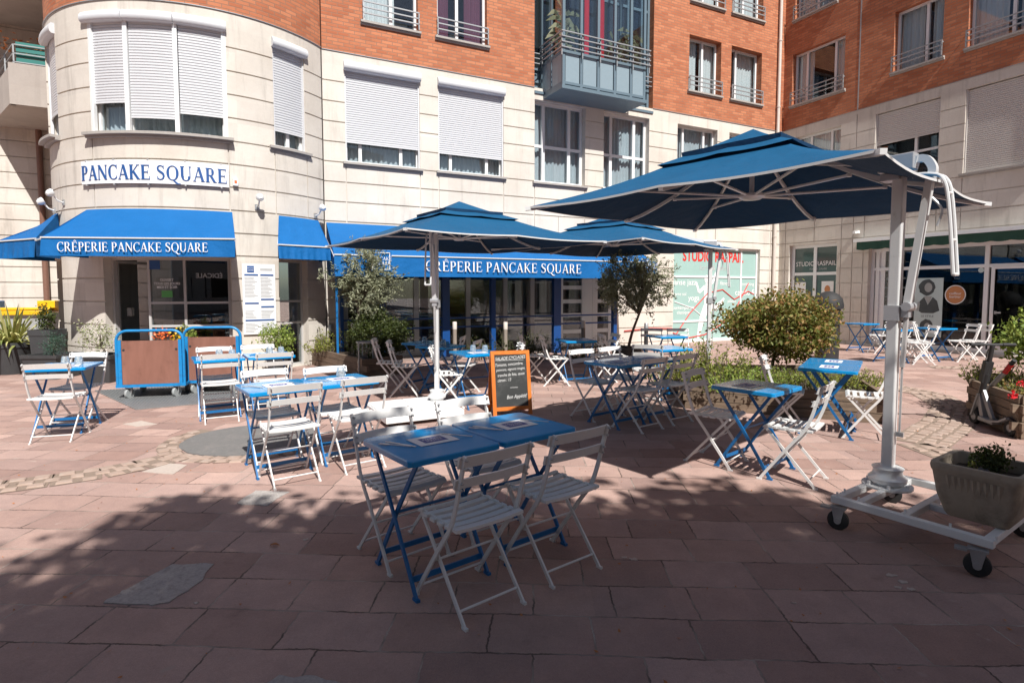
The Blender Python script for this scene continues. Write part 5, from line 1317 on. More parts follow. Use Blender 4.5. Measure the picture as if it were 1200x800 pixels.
# wheeled frame of the big parasol
fr = thing('wheeled_base', 'white welded steel base frame on black castors under the big parasol', 'parasol base', (2.75, 3.4, 0)); W = lambda x, y, z: (x, y, z)
P0 = Vector((2.086, 3.551, .185)); U = Vector((2.532 - 2.086, 2.918 - 3.551, 0)).normalized(); V = Vector((-U.y, U.x, 0))
LU, LV = .765, .80
def fp(u, v, z=0): return P0 + U * u + V * v + Vector((0, 0, z))
mb = MB()
for v in (0, LV): mb.bar(fp(-.03, v), fp(LU + .03, v), .045, .045)
for u in (0, LU): mb.bar(fp(u, .0225), fp(u, LV - .0225), .045, .043)
mb.bar(fp(.37, .0225), fp(.37, LV - .0225), .045, .042); mb.bar(fp(.12, .0225), fp(.12, LV - .0225), .04, .04); mb.bar(fp(.39, .36), fp(LU - .02, .36), .05, .04)
build('frame', mb, M['white'], fr, warp=W, bevel=.004)
mb = MB(); pc = Vector((2.545, 3.76, 0)); mb.lathe([(.0, .200), (.15, .200), (.15, .214), (0, .214)][::-1], 24, pc)
for k in range(6): t = k * pi / 3; mb.lathe([(.012, .214), (.012, .235), (0, .235)], 6, pc + Vector((.125 * cos(t), .125 * sin(t), 0)))
for u, v in ((.0, .0), (.0, .1), (.12, .02), (.37, .03), (.8, .0), (.6, .0)): mb.lathe([(.007, .205), (.007, .232), (0, .232)], 6, Vector((fp(u, v).x, fp(u, v).y, 0)))
build('mounting_plate', mb, M['white'], fr, warp=W)
for u, v in ((.02, -.02), (LU - .03, -.03), (.02, LV - .02), (LU - .03, LV)):
    c = fp(u, v); c.z = 0
    T = Matrix.Translation((c.x, c.y, .062)) @ Matrix.Rotation(atan2(U.y, U.x) + .25, 4, 'Z') @ Matrix.Rotation(radians(90), 4, 'X')
    w_ = MB(); w_.lathe([(.0, -.018), (.045, -.020), (.060, -.016), (.062, 0), (.060, .016), (.045, .020), (0, .018)], 22, T=T); ca = build('castor', w_, M['rubber'], fr, warp=W)
    T2 = Matrix.Translation((c.x, c.y, 0)) @ Matrix.Rotation(atan2(U.y, U.x) + .25, 4, 'Z')
    w_ = MB(); w_.box(-.045, .045, -.03, .03, .140, .150, T2)
    for s_ in (-1, 1): w_.add([T2 @ Vector(p) for p in ((-.035, s_ * .026, .14), (.035, s_ * .026, .14), (.018, s_ * .026, .055), (-.018, s_ * .026, .055))], [(0, 1, 2, 3)])
    w_.box(-.10, -.045, -.025, .025, .128, .140, T2); w_.lathe([(.02, -.03), (.02, .03), (0, .03)], 10, T=T); build('bracket', w_, M['galv'], ca, warp=W)
# concrete tub on the frame
def tub(label, c, rz, zb, bw, tw, h, mat):
    o = thing('planter_tub', label, 'planter', (c[0], c[1], zb), rz)
    mb = MB(); prof = [(bw * .92, 0, .25), (bw, .02, .25), (bw + (tw - bw) * .55, h * .4, .22), (tw * .97, h * .82, .2), (tw, h * .86, .2), (tw * 1.02, h * .93, .2), (tw, h, .2), (tw * .86, h, .2), (tw * .82, h * .78, .2)]
    rings = []
    for hw, z, rr in prof: rings.append([(x, y, z) for x, y in rpoly(hw, hw * rr, 6)])
    n = len(rings[0]); vs = [p for r_ in rings for p in r_]; fs = [tuple(range(n))[::-1]]
    for i in range(len(rings) - 1):
        for k in range(n): fs.append((i * n + k, i * n + (k + 1) % n, (i + 1) * n + (k + 1) % n, (i + 1) * n + k))
    mb.add(vs, fs, True); ribs = MB()
    for k in range(4):
        t = Matrix.Rotation(k * pi / 2, 4, 'Z')
        for i in range(-4, 5):
            x = i * bw * .17; ribs.add([t @ Vector(p) for p in ((x - .012, -bw * .96, .03), (x + .012, -bw * .96, .03), (x * 1.12 + .014, -tw * .985, h * .80), (x * 1.12 - .014, -tw * .985, h * .80), (x, -bw * 1.025, .03), (x * 1.12, -tw * 1.01, h * .80))], [(0, 4, 5, 3), (4, 1, 2, 5), (3, 5, 2), (0, 1, 4)])
    mb.add(ribs.v, ribs.f); build('tub', mb, M[mat], o, angle=50)
    s = MB(); s.prism(rpoly(tw * .84, tw * .16, 6), h * .74, h * .77); build('soil', s, M['soil'], o); return o
pot = tub('square weathered concrete plant tub standing on the wheeled parasol base', (2.745, 3.215), atan2(U.y, U.x), .21, .155, .212, .315, 'concrete_pot')
bag = MB(); bag.grid(lambda u, v: (2.675 + .15 * (u - .5), 3.16 + .11 * (v - .5), .46 + .05 * sin(pi * u) * sin(pi * v) + .012 * sin(u * 17) * sin(v * 14)), 16, 12); tag(build('plastic_bag', bag, M['black']), 'black plastic sheet lying in the concrete tub', 'plastic bag')

# white box foot of the middle parasol
bf = thing('parasol_foot', 'white square box foot of the middle parasol with cover plates', 'parasol base', (-1.2, 6.80, 0), radians(28.5))
mb = MB(); mb.box(-.47, .47, -.47, .47, .045, .118); build('box', mb, M['white'], bf, bevel=.006)
mb = MB()
for a_, b_ in ((-.455, -.005), (.005, .455)):
    for c_, d_ in ((-.455, -.005), (.005, .455)): mb.box(a_, b_, c_, d_, .119, .130)
build('cover_plate', mb, M['white'], bf, bevel=.003)
mb = MB()
for x in (-.38, .38):
    for y in (-.38, .38): mb.lathe([(.04, 0), (.04, .044), (0, .044)], 12, (x, y, 0))
build('foot_pad', mb, M['rubber'], bf)

# ---------------- chalkboard
cb = thing('chalkboard', 'orange framed A board chalkboard with a handwritten salad menu', 'chalkboard', (-.03, 6.97, 0), atan2(7.045 - 6.897, .215 + .263))
def panel(par, sgn, nm):
    T = Matrix.Translation((0, 0, 0)) @ Matrix.Rotation(radians(sgn * 11), 4, 'X') if False else None
    k = tan(radians(10)) * sgn
    W_ = lambda x, y, z: (x, (y if sgn < 0 else -y) * 1.0 + k * (.80 - z) - 0.0, z)
    mb = MB(); mb.box(-.25, -.205, -.012, .012, 0, .78); mb.box(.205, .25, -.012, .012, 0, .78); mb.box(-.205, .205, -.012, .012, .735, .78); mb.box(-.205, .205, -.012, .012, .06, .105)
    mb.v = [W_(*p) for p in mb.v]; f = build(nm, mb, M['orange_wood'], par)
    mb = MB(); mb.box(-.205, .205, -.004, .004, .105, .735); mb.v = [W_(*p) for p in mb.v]; b = build('slate', mb, M['slate'], f)
    return b, W_
bd, W_ = panel(cb, -1, 'front_frame'); panel(cb, 1, 'back_frame')
for i, (t_, s_, z, x) in enumerate((('~ SALADE CYCLADES ~', .050, .69, 0), ('Tomates, concombre,', .046, .615, -.02), ('poivrons, oignons rouges,', .040, .555, .0), ('tranche de feta, sauce', .044, .49, -.0), ('citron : 13', .046, .43, -.09), ('Bon Appétit!', .056, .22, .06))):
    t = text_mb(t_, s_ * 1.12, .002, shear=.25, sx=.80); upright(t, x, -.0055, z); 
    t.v = [W_(p[0], p[1], p[2] + .010 * p[0] / .2) for p in t.v]; build('chalk_writing', t, M['chalk'], bd)
t = MB(); t.box(-.17, .17, -.0065, -.0045, .662, .666); t.box(-.02, .08, -.0065, -.0045, .33, .334); t.v = [W_(*p) for p in t.v]; build('chalk_rule', t, M['chalk'], bd)

# ---------------- board trolleys
def trolley(label, x, y, deg, w, h):
    o = thing('platform_trolley', label, 'trolley', (x, y, 0), radians(deg), 'blue platform trolleys by the bay entrance')
    hw = w / 2; q = MB(); r_ = .14
    pts = [(-hw, 0, .20), (-hw, 0, h - r_)] + [(-hw + r_ - r_ * cos(t), 0, h - r_ + r_ * sin(t)) for t in [radians(a_) for a_ in range(15, 91, 15)]]
    pts += [(hw - r_ + r_ * sin(t), 0, h - r_ + r_ * cos(t)) for t in [radians(a_) for a_ in range(0, 91, 15)]] + [(hw, 0, .20)]
    q.tube(pts, .020, 10); build('push_bar', q, M['blue_bright'], o)
    q = MB(); q.box(-hw + .02, -hw + .062, -.018, .018, .19, h - .13); q.box(hw - .062, hw - .02, -.018, .018, .19, h - .13); q.box(-hw - .02, hw + .02, -.022, .022, .165, .205); q.box(-hw - .02, hw + .02, .60, .64, .165, .205); q.box(-hw - .02, -hw + .02, .022, .60, .166, .204); q.box(hw - .02, hw + .02, .022, .60, .166, .204); build('frame', q, M['blue_bright'], o)
    q = MB(); q.box(-hw + .064, hw - .064, -.010, .010, .207, h - .14); pn = build('panel', q, M['ply'], o)
    q = MB()
    for s_ in (-1, 1): q.lathe([(.017, -.012), (.017, .012), (0, .012)], 12, T=Matrix.Translation((s_ * (hw - .09), 0, h * .72)) @ Matrix.Rotation(radians(90), 4, 'X'))
    build('bolt', q, M['black'], pn)
    q = MB(); q.box(-hw + .03, hw - .03, .03, .60, .206, .225); build('deck', q, M['ply'], o)
    for sx in (-1, 1):
        for yy in (.05, .55):
            T = Matrix.Translation((sx * (hw - .12), yy, .075)) @ Matrix.Rotation(radians(90 if yy > .3 else 62), 4, 'Z') @ Matrix.Rotation(radians(90), 4, 'X')
            q = MB(); q.lathe([(0, -.018), (.04, -.02), (.07, -.02), (.076, -.008), (.076, .008), (.07, .02), (.04, .02), (0, .018)], 20, T=T); wh = build('castor', q, M['bin_grey'], o)
            q = MB(); q.box(sx * (hw - .12) - .04, sx * (hw - .12) + .04, yy - .04, yy + .04, .150, .163); q.box(sx * (hw - .12) - .035, sx * (hw - .12) - .027, yy - .03, yy + .03, .07, .15); q.box(sx * (hw - .12) + .027, sx * (hw - .12) + .035, yy - .03, yy + .03, .07, .15); build('bracket', q, M['galv'], wh)
    return o
trolley('blue tube trolley with a brown plywood board standing at left of the bay entrance', -5.10, 7.93, 14, .84, .96)
trolley('blue tube trolley with a brown plywood board behind the tables, right of the other trolley', -4.42, 8.30, 10, .78, .98)

# metal grating by the entrance
gr = thing('metal_grating', 'grey steel floor grating under the trolleys before the bay entrance', 'grating', (-5, 8, 0))
P = [gp(112, 458), gp(160, 480), gp(292, 468), gp(262, 450)]
q = MB(); pa, pb, pc_, pd = [Vector((*p, 0)) for p in P]
nb = 46
for i in range(nb):
    t = i / (nb - 1); a_ = pb.lerp(pc_, t); b_ = pa.lerp(pd, t); q.bar(a_ + Vector((0, 0, .008)), b_ + Vector((0, 0, .008)), .022, .012)
for t in (0, .5, 1): q.bar(pb.lerp(pa, t) + Vector((0, 0, .007)), pc_.lerp(pd, t) + Vector((0, 0, .007)), .02, .008)
build('bars', q, M['grate'], gr, warp=W)
q = MB(); q.face(*[(p[0], p[1], .004) for p in P]); build('pit', q, M['rubber'], gr, warp=W)

# ---------------- scooters
def scooter(label, fw, rwh, lean, handle, second=False):
    """fw / rwh front and rear wheel spots on the paving"""
    a_ = Vector((*fw, 0)); b_ = Vector((*rwh, 0)); d = (b_ - a_); Ln = d.length; d.normalize(); ang = atan2(d.y, d.x)
    o = thing('kick_scooter', label, 'scooter', a_, ang, 'silver e scooters by the wooden planter')
    for x, r_ in ((0, .085), (Ln, .085)):
        T = Matrix.Translation((x, 0, r_)) @ Matrix.Rotation(radians(90), 4, 'X')
        q = MB(); q.lathe([(.05, -.018), (.075, -.022), (.085, -.012), (.085, .012), (.075, .022), (.05, .018)], 24, T=T); wl = build('wheel', q, M['rubber'], o)
        q = MB(); q.lathe([(0, -.02), (.035, -.02), (.052, -.014), (.052, .014), (.035, .02), (0, .02)], 18, T=T); build('rim', q, M['galv'], wl)
    q = MB(); q.path([(.16, 0, .11), (Ln - .26, 0, .10), (Ln - .10, 0, .13), (Ln + .02, 0, .19)], .022, .13, (0, 1, 0)); q.box(.14, Ln - .2, -.055, .055, .075, .10); build('deck', q, M['silver'], o)
    q = MB(); q.path(smooth([(Ln - .12, 0, .15), (Ln - .03, 0, .20), (Ln + .07, 0, .17), (Ln + .10, 0, .10)], 3), .008, .06, (0, 1, 0)); q.box(Ln + .09, Ln + .11, -.02, .02, .09, .13); build('mudguard', q, M['red'] if second else M['black'], o)
    hx = .26
    q = MB(); q.bar((.17, 0, .09), (.08, 0, .36), .06, .055); q.bar((-.0, -.04, .10), (.09, -.03, .36), .02, .02); q.bar((-.0, .04, .10), (.09, .03, .36), .02, .02); q.tube([(.07, 0, .30), (.02, 0, .22)], .035, 10)
    q.bar((.30, 0, .11), (.12, 0, .40), .03, .05); build('neck', q, M['silver'], o)
    if not second:
        q = MB(); q.tube([(.085, 0, .34), (.16, 0, .60)], .030, 10); q.tube([(.15, 0, .56), (.235, 0, .92)], .024, 10); q.bar((.12, 0, .50), (.185, 0, .74), .075, .065); build('stem', q, M['black'], o)
        q = MB(); hd = Matrix.Rotation(-ang, 3, 'Z') @ Vector((1, -.08, 0)); c = Vector((.235, 0, .93)); q.tube([c - hd * .20, c + hd * .20], .014, 8); build('handlebar', q, M['black'], o)
        for s_ in (-1, 1):
            q = MB(); q.tube([c + hd * s_ * .10, c + hd * s_ * .23], .020, 10); build('grip', q, M['rubber'], o)
        q = MB(); q.tube(smooth([c, (.10, .03, .82), (.06, .04, .55), (.07, .02, .36)], 4), .005, 5); build('cable', q, M['cable'], o)
    else:
        q = MB(); q.tube([(.085, 0, .34), (.33, .0, .62)], .026, 10); build('stem', q, M['silver'], o)
        q = MB(); q.tube([(.33, 0, .62), (.40, 0, .72)], .027, 10); build('brake_lever', q, M['red'], o); q = MB(); q.tube([(.40, 0, .72), (.44, 0, .77)], .024, 10); build('grip', q, M['rubber'], o)
    return o
f1, r1 = gp(1142, 496), gp(1184, 511)
scooter('silver and black electric scooter with upright handlebar parked against the right hand wooden planter', f1, r1, 0, .93)
scooter('silver scooter with folded stem and red lever wedged behind the upright scooter', (f1[0] + .10, f1[1] + .10), (r1[0] + .22, r1[1] - .06), 0, .7, True)

# ================================================================== PLANTS
def leaf(mb, c, size, asp=.5, up=.3, fold=True, dirv=None):
    d = Vector((R.gauss(0, 1), R.gauss(0, 1), R.gauss(0, 1) + up)) if dirv is None else Vector(dirv) + Vector((R.gauss(0, .35), R.gauss(0, .35), R.gauss(0, .35)))
    if d.length < 1e-3: return
    d.normalize(); e = d.cross(Vector((R.gauss(0, 1), R.gauss(0, 1), R.gauss(0, 1))))
    if e.length < 1e-3: return
    e.normalize(); s = size * R.uniform(.7, 1.3); n = d.cross(e) * (s * .12)
    a = d * s; b = e * s * asp
    mb.add([c - a, c + b + n, c + a, c - b + n], [(0, 1, 2), (0, 2, 3)])
def clump_points(c, rx, ry, rz, nclump, spread, seed=0, hollow=.45, flat=0):
    """clump centres spread through an uneven crown"""
    out = []
    for _ in range(nclump):
        while True:
            v = Vector((R.uniform(-1, 1), R.uniform(-1, 1), R.uniform(-1, 1)))
            if hollow < v.length < 1: break
        k = 1 + .20 * sin(v.x * 5 + seed) + .15 * sin(v.y * 7 + v.z * 6 + seed * 2) + .08 * sin(v.x * 13 + v.z * 11)
        out.append(Vector((c[0] + v.x * rx * k, c[1] + v.y * ry * k, c[2] + v.z * rz * k)))
    return out
def crown_mb(c, rx, ry, rz, nclump, per, size, spread, asp=.45, seed=0, hollow=.4, up=.3):
    mb = MB()
    for p in clump_points(c, rx, ry, rz, nclump, spread, seed, hollow):
        for _ in range(per):
            leaf(mb, p + Vector((R.gauss(0, spread), R.gauss(0, spread), R.gauss(0, spread * .8))), size, asp, up)
    return mb
def limbs(mb, base, tops, r0, fork):
    base = Vector(base); f = Vector(fork); mb.tube(smooth([base, base.lerp(f, .5) + Vector((R.uniform(-.03, .03), R.uniform(-.03, .03), 0)), f], 4), [r0 * (1 - .045 * i) for i in range(9)], 8)
    for t in tops:
        t = Vector(t); m = f.lerp(t, .5) + Vector((R.uniform(-.06, .06), R.uniform(-.06, .06), .04)); pts = smooth([f, m, t], 3); mb.tube(pts, [r0 * .6 * (1 - .12 * i) for i in range(len(pts))], 6)
def olive(label, base, fork, c, rx, ry, rz, ncl, seed):
    o = thing('olive_tree', label, 'tree', base, 0, 'olive trees before the restaurant'); off = lambda x, y, z: (x, y, z)
    t = MB(); pts = clump_points(c, rx * .8, ry * .8, rz * .8, 16, 0, seed, .3); limbs(t, base, pts, .034, fork); build('trunk', t, M['bark'], o, warp=off)
    mb = MB()
    for p in clump_points(c, rx, ry, rz, ncl, 0, seed, .25):
        # little twigs with leaves along them
        d = (p - Vector(c)); d = (d.normalized() + Vector((R.gauss(0, .5), R.gauss(0, .5), R.gauss(.3, .5)))).normalized(); Ln = R.uniform(.10, .26) if R.random() < .85 else R.uniform(.26, .46)
        for k in range(15):
            t_ = k / 14; q = p + d * Ln * (t_ - .4) + Vector((R.gauss(0, .022), R.gauss(0, .022), R.gauss(0, .022))); leaf(mb, q, .035, .30, .2, dirv=d + Vector((R.gauss(0, .8), R.gauss(0, .8), R.gauss(0, .6))))
    build('crown', mb, M['leaf_olive'], o, warp=off); return o
olive('olive tree rising behind the round bush at the left end of the terrace', (-2.92, 10.85, .2), (-2.95, 10.85, 1.15), (-2.82, 10.85, 1.72), .66, .6, .60, 640, 1.3)
olive('olive tree in a dark pot at the right end of the restaurant terrace', (2.30, 11.2, .3), (2.52, 11.2, 1.05), (2.42, 11.2, 1.68), .64, .6, .58, 640, 4.1)
def bush(name, label, c, rx, ry, rz, ncl, per, size, spread, mat, seed=0, asp=.5, group=None, trunk=None, hollow=.45, cat='shrub', parent=None):
    o = thing(name, label, cat, (c[0], c[1], max(0, c[2] - rz)), 0, group); off = lambda x, y, z: (x, y, z)
    build('crown', crown_mb(c, rx, ry, rz, ncl, per, size, spread, asp, seed, hollow), M[mat], o, warp=off)
    t = MB()
    tr = trunk or (c[0], c[1], max(0, c[2] - rz))
    fk = (tr[0] + (c[0] - tr[0]) * .6, tr[1] + (c[1] - tr[1]) * .6, tr[2] + (c[2] - tr[2]) * .55)
    limbs(t, tr, clump_points(c, rx * .75, ry * .75, rz * .75, 9, 0, seed, .2), min(.03, rx * .06), fk); build('stems', t, M['bark'], o, warp=off); return o
bush('round_bush', 'dense rounded dark green bush below the left olive tree', (-2.58, 10.75, .66), .60, .55, .46, 620, 26, .020, .05, 'leaf_dark', 2.1, hollow=.6)
bush('red_tipped_bush', 'wide round bush with reddish leaf tips in the middle of the low planter', (3.93, 8.3, 1.02),     .82, .74, .42, 600, 24, .031, .06, 'leaf_red', 0.9, trunk=(3.85, 8.3, .25), hollow=.5)
def mixedlow(name, label, c, rx, ry, rz, n, mat, size=.03, asp=.4, seed=0, group=None, h0=0):
    o = thing(name, label, 'shrub', (c[0], c[1], c[2]), 0, group); off = lambda x, y, z: (x, y, z); mb = MB(); st = MB()
    for _ in range(n):
        a_ = R.uniform(0, 2 * pi); r_ = sqrt(R.random()); bx, by = c[0] + rx * r_ * cos(a_), c[1] + ry * r_ * sin(a_)
        h = rz * R.uniform(.45, 1.05) * (1 - .45 * r_ * r_) ; d = Vector((cos(a_) * r_ * .5 + R.gauss(0, .22), sin(a_) * r_ * .5 + R.gauss(0, .22), 1)); tip = Vector((bx, by, c[2])) + d * h
        st.tube([(bx, by, c[2] - .02), tip], [.006, .002], 4, False); m = int(9 + h * 22)
        for k in range(m):
            t = (k + 1) / m; p = Vector((bx, by, c[2])).lerp(tip, .2 + .8 * t) + Vector((R.gauss(0, .035), R.gauss(0, .035), R.gauss(0, .02))); leaf(mb, p, size * (1.15 - .4 * t), asp, .6)
    build('leaves', mb, M[mat], o, warp=off); build('stems', st, M['bark'], o, warp=off); return o
mixedlow('yellow_green_shrub', 'tall yellow green shrub in the low planter in front of the farthest mast', (2.72, 7.75, .30), .42, .40, .62, 75, 'leaf_yel', .030, .42, group='shrubs in the low planter')
mixedlow('yellow_green_shrub', 'yellow green shrub just left of the free chair by the low planter', (2.18, 7.35, .30), .38, .30, .36, 55, 'leaf_yel', .028, .42, group='shrubs in the low planter')
mixedlow('leafy_shrub', 'darker green shrub in the low planter behind the table with glossy menus', (3.15, 7.5, .28), .55, .5, .30, 85, 'leaf_lime', .030, .40, group='shrubs in the low planter')
mixedlow('leafy_shrub', 'grassy yellow shrub right under the red tipped bush', (3.85, 7.35, .28), .55, .45, .26, 100, 'leaf_yel', .034, .22, group='shrubs in the low planter')
mixedlow('leafy_shrub', 'bushy green shrub at the right end of the low planter behind the pair of tables', (4.42, 7.55, .26), .50, .55, .24, 85, 'leaf_yel', .030, .30, group='shrubs in the low planter')
mixedlow('leafy_shrub', 'low green shrub at the front edge of the low planter behind the free chair', (2.75, 7.0, .28), .35, .25, .22, 45, 'leaf_lime', .026, .42, group='shrubs in the low planter')

# wooden planters: stacked boards
def boxplanter(label, poly, h, rows, soil=True, t=.05, name='wooden_planter'):
    c = [sum(p[i] for p in poly) / len(poly) for i in (0, 1)]; o = thing(name, label, 'planter', (c[0], c[1], 0)); hh = h / rows
    for r_ in range(rows):
        mb = MB()
        for i in range(len(poly)):
            p, q = Vector((*poly[i], 0)), Vector((*poly[(i + 1) % len(poly)], 0)); d = (q - p).normalized(); n_ = Vector((-d.y, d.x, 0)) * (t / 2)
            ext = .06 if (r_ + i) % 2 else -.025
            z = r_ * hh + hh / 2; mb.bar(p - d * ext + n_ + Vector((0, 0, z)), q + d * ext + n_ + Vector((0, 0, z)), t, hh - .008)
        build('board', mb, M['planter_wood'], o, warp=W)
    k = MB(); inner = [(c[0] + (p[0] - c[0]) * .97, c[1] + (p[1] - c[1]) * .97) for p in poly]; k.prism(inner, 0, h * .80); build('soil', k, M['soil'], o, warp=W)
    return o
PL = [gp(800, 478), gp(1040, 497), (5.0, 8.3), (4.7, 9.0), (2.6, 9.0)]
boxplanter('long low weathered wooden planter with shrubs behind the tables on the right', PL, .34, 3)
PR = [(5.18, 5.70), (6.75, 5.25), (7.1, 6.4), (6.2, 7.5), (5.55, 6.80)]
boxplanter('wooden planter of stacked boards at the right edge of the photo behind the scooters', PR, .45, 5)
PT = [gp(365, 427), gp(428, 444), (-2.05, 10.3), (-3.3, 11.9)]
boxplanter('dark wooden planter at the left end of the terrace holding the round bush', PT, .34, 3)
bush('leafy_bush', 'bright green bush in the wooden planter behind the scooters', (6.15, 6.55, .98), .42, .40, .28, 150, 15, .030, .06, 'leaf_lime', 1.1, trunk=(6.1, 6.5, .36))
mixedlow('flower_bed', 'small mixed plants with yellow leaves at the back of the scooter planter', (6.0, 6.95, .36), .32, .28, .34, 55, 'leaf_yel', .026, .4)
mixedlow('flower_bed', 'dry low plants along the front of the scooter planter', (5.75, 6.15, .36), .30, .38, .16, 60, 'leaf_red', .022, .45)
for i, (px, py, nm) in enumerate(((1186, 462, 'red flower hanging over the front board of the scooter planter, lower of two'), (1197, 449, 'red flower above the front board of the scooter planter, at the photo edge'))):
    x, y = gp(px, py, .50); q = MB()
    for _ in range(34):
        a_ = R.uniform(0, 6.28); leaf(q, Vector((x + R.gauss(0, .02), y + R.gauss(0, .02), .50 + R.gauss(0, .018))), .016, .8)
    tag(build('red_flower', q, M['petal_red']), nm, 'flower', 'red flowers of the scooter planter')
mixedlow('yellow_green_shrub', 'small sunlit yellow green shrub at the corner of the terrace planter', (-3.75, 11.15, .28), .28, .22, .52, 55, 'leaf_yel', .026, .45)
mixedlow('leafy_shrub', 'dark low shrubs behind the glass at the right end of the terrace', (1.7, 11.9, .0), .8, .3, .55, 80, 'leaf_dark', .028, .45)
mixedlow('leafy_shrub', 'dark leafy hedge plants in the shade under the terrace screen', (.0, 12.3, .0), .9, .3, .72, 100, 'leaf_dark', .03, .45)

# pots
def pot(label, c, r0, r1, h, square=False):
    o = thing('plant_pot', label, 'plant pot', (c[0], c[1], 0)); mb = MB()
    if square:
        prof = [(r0, 0), (r1, h * .86), (r1 * 1.06, h * .87), (r1 * 1.08, h), (r1 * .95, h), (r1 * .92, h * .85)]; rings = [[(x, y, z) for x, y in rpoly(rr, rr * .08, 2)] for rr, z in prof]; n = len(rings[0]); vs = [p for q in rings for p in q]
        fs = [tuple(range(n))[::-1]] + [(i * n + k, i * n + (k + 1) % n, (i + 1) * n + (k + 1) % n, (i + 1) * n + k) for i in range(len(rings) - 1) for k in range(n)]; mb.add(vs, fs)
    else: mb.lathe([(r0, 0), (r1, h * .84), (r1 * 1.05, h * .85), (r1 * 1.06, h), (r1 * .95, h), (r1 * .92, h * .82)], 28)
    build('pot', mb, M['pot'], o); s = MB()
    s.prism(rpoly(r1 * .93, r1 * .08, 2) if square else ngon(0, 0, r1 * .93, r1 * .93, 20), h * .8, h * .84); build('soil', s, M['soil'], o); return o
pot('round dark pot with the spiky yucca at the far left', (-9.20, 10.35), .24, .32, .58)
yu = thing('yucca', 'spiky yellow striped yucca in the round dark pot at the far left', 'plant', (-9.2, 10.35, .5)); mb = MB()
for _ in range(120):
    a_ = R.uniform(0, 2 * pi); el = R.uniform(.05, 1.45); l = R.uniform(.50, .86); d = Vector((cos(a_) * cos(el), sin(a_) * cos(el), sin(el))); s = d.cross(Vector((0, 0, 1))).normalized() * .024
    b0 = Vector((R.gauss(0, .05), R.gauss(0, .05), .02)); p1 = b0 + d * l * .45; p2 = b0 + d * l * .8 + Vector((0, 0, -.06 * cos(el))); p3 = b0 + d * l + Vector((0, 0, -.20 * cos(el)))
    mb.add([b0 - s * .6, b0 + s * .6, p1 + s, p1 - s, p2 + s * .7, p2 - s * .7, p3], [(0, 1, 2, 3), (3, 2, 4, 5), (5, 4, 6)])
build('leaves', mb, M['leaf_yucca'], yu)
pot('wide square dark planter with a small conifer left of the bay', (-8.05, 9.85), .26, .30, .42, True)
bush('small_conifer', 'small blue green conifer in the wide square planter', (-7.98, 9.8, .58), .15, .15, .22, 120, 12, .016, .03, 'leaf_con', 5, .25, cat='conifer', hollow=.1)
pot('tall dark pot with an upright shrub against the bay', (-8.45, 10.25), .16, .19, .82, True)
bush('potted_shrub', 'upright green shrub in the tall dark pot against the bay', (-8.45, 10.25, .98), .15, .14, .22, 60, 11, .024, .035, 'leaf_dark', 2.2, trunk=(-8.45, 10.25, .7))
pot('square dark pot with a variegated shrub left of the trolleys', (-6.85, 9.45), .22, .27, .46, True)
bush('variegated_shrub', 'pale variegated shrub left of the blue trolleys', (-6.95, 9.45, .74), .26, .22, .27, 85, 9, .021, .05, 'leaf_var', 3.7, trunk=(-6.85, 9.45, .4), hollow=.3)
pot('long dark planter behind the gap between the two trolleys', (-5.45, 9.25), .24, .27, .46, True)
bush('flowering_plant', 'yellow flowering plant between the two trolleys', (-5.33, 9.2, .70), .16, .14, .22, 70, 12, .022, .035, 'leaf_lime', 1.9, trunk=(-5.4, 9.25, .38), cat='flowering plant')
fl_ = MB(); fo_ = MB()
for _ in range(240): leaf(fl_, Vector((-5.33 + R.gauss(0, .08), 9.05 + R.gauss(0, .05), .68 + R.gauss(0, .10))), .020, .8)
tag(build('yellow_flowers', fl_, M['petal_yel']), 'yellow blossoms in the gap between the two trolleys', 'flowers')
for _ in range(80): leaf(fo_, Vector((-5.60 + R.gauss(0, .085), 9.05 + R.gauss(0, .05), .82 + R.gauss(0, .045))), .022, .8)
tag(build('orange_flowers', fo_, M['petal_or']), 'orange blossoms above the board of the left trolley', 'flowers')
pot('low dark pot below the bright bush by the side door', (-4.28, 10.25), .15, .19, .36)
bush('bright_bush', 'small bright green ball shaped bush by the side door of the bay', (-4.28, 10.25, .66), .27, .25, .22, 150, 12, .022, .04, 'leaf_lime', 4.4, trunk=(-4.28, 10.25, .3), hollow=.5)
pot('dark pot holding the right hand olive tree', (2.30, 11.2), .24, .30, .40)
bush('tub_plant', 'small green plant with leathery leaves in the concrete tub', (2.785, 3.25, .535), .085, .085, .075, 75, 10, .013, .022, 'leaf_dark', 6.2, .5, trunk=(2.785, 3.25, .44), cat='plant', hollow=.3)
bush('tub_sprout', 'few yellow leaves sprouting beside the plant in the concrete tub', (2.685, 3.23, .48), .04, .04, .03, 14, 5, .012, .015, 'leaf_yel', 2.2, .5, trunk=(2.685, 3.23, .44), cat='plant')

# ---------------- street trees behind the camera: only their shade falls into the picture, two added to block sky
def unseen_tree(label, x, y, h0, c, rx, ry, rz, ncl, seed):
    o = thing('unseen_tree', label, 'tree', (x, y, 0), 0, 'trees behind the viewer'); t = MB(); off = lambda a_, b_, d_: (a_, b_, d_)
    limbs(t, (x, y, 0), clump_points(c, rx * .8, ry * .8, rz * .7, 14, 0, seed, .3), .16, (x, y, h0)); build('trunk', t, M['bark'], o, warp=off)
    build('crown', crown_mb(c, rx, ry, rz, ncl, 42, .10, .20, .6, seed, .0), M['leaf_tree'], o, warp=off)
unseen_tree('leafy street tree behind the viewer on the left', -1.2, -4.7, 4.2, (-1.5, -4.75, 6.6), 2.9, 2.0, 1.4, 900, 1.7)
unseen_tree('leafy street tree closest behind the viewer, leaning over the front tables', 1.3, -3.4, 4.6, (1.3, -3.3, 6.7), 1.5, 1.7, 1.2, 290, 4.4)
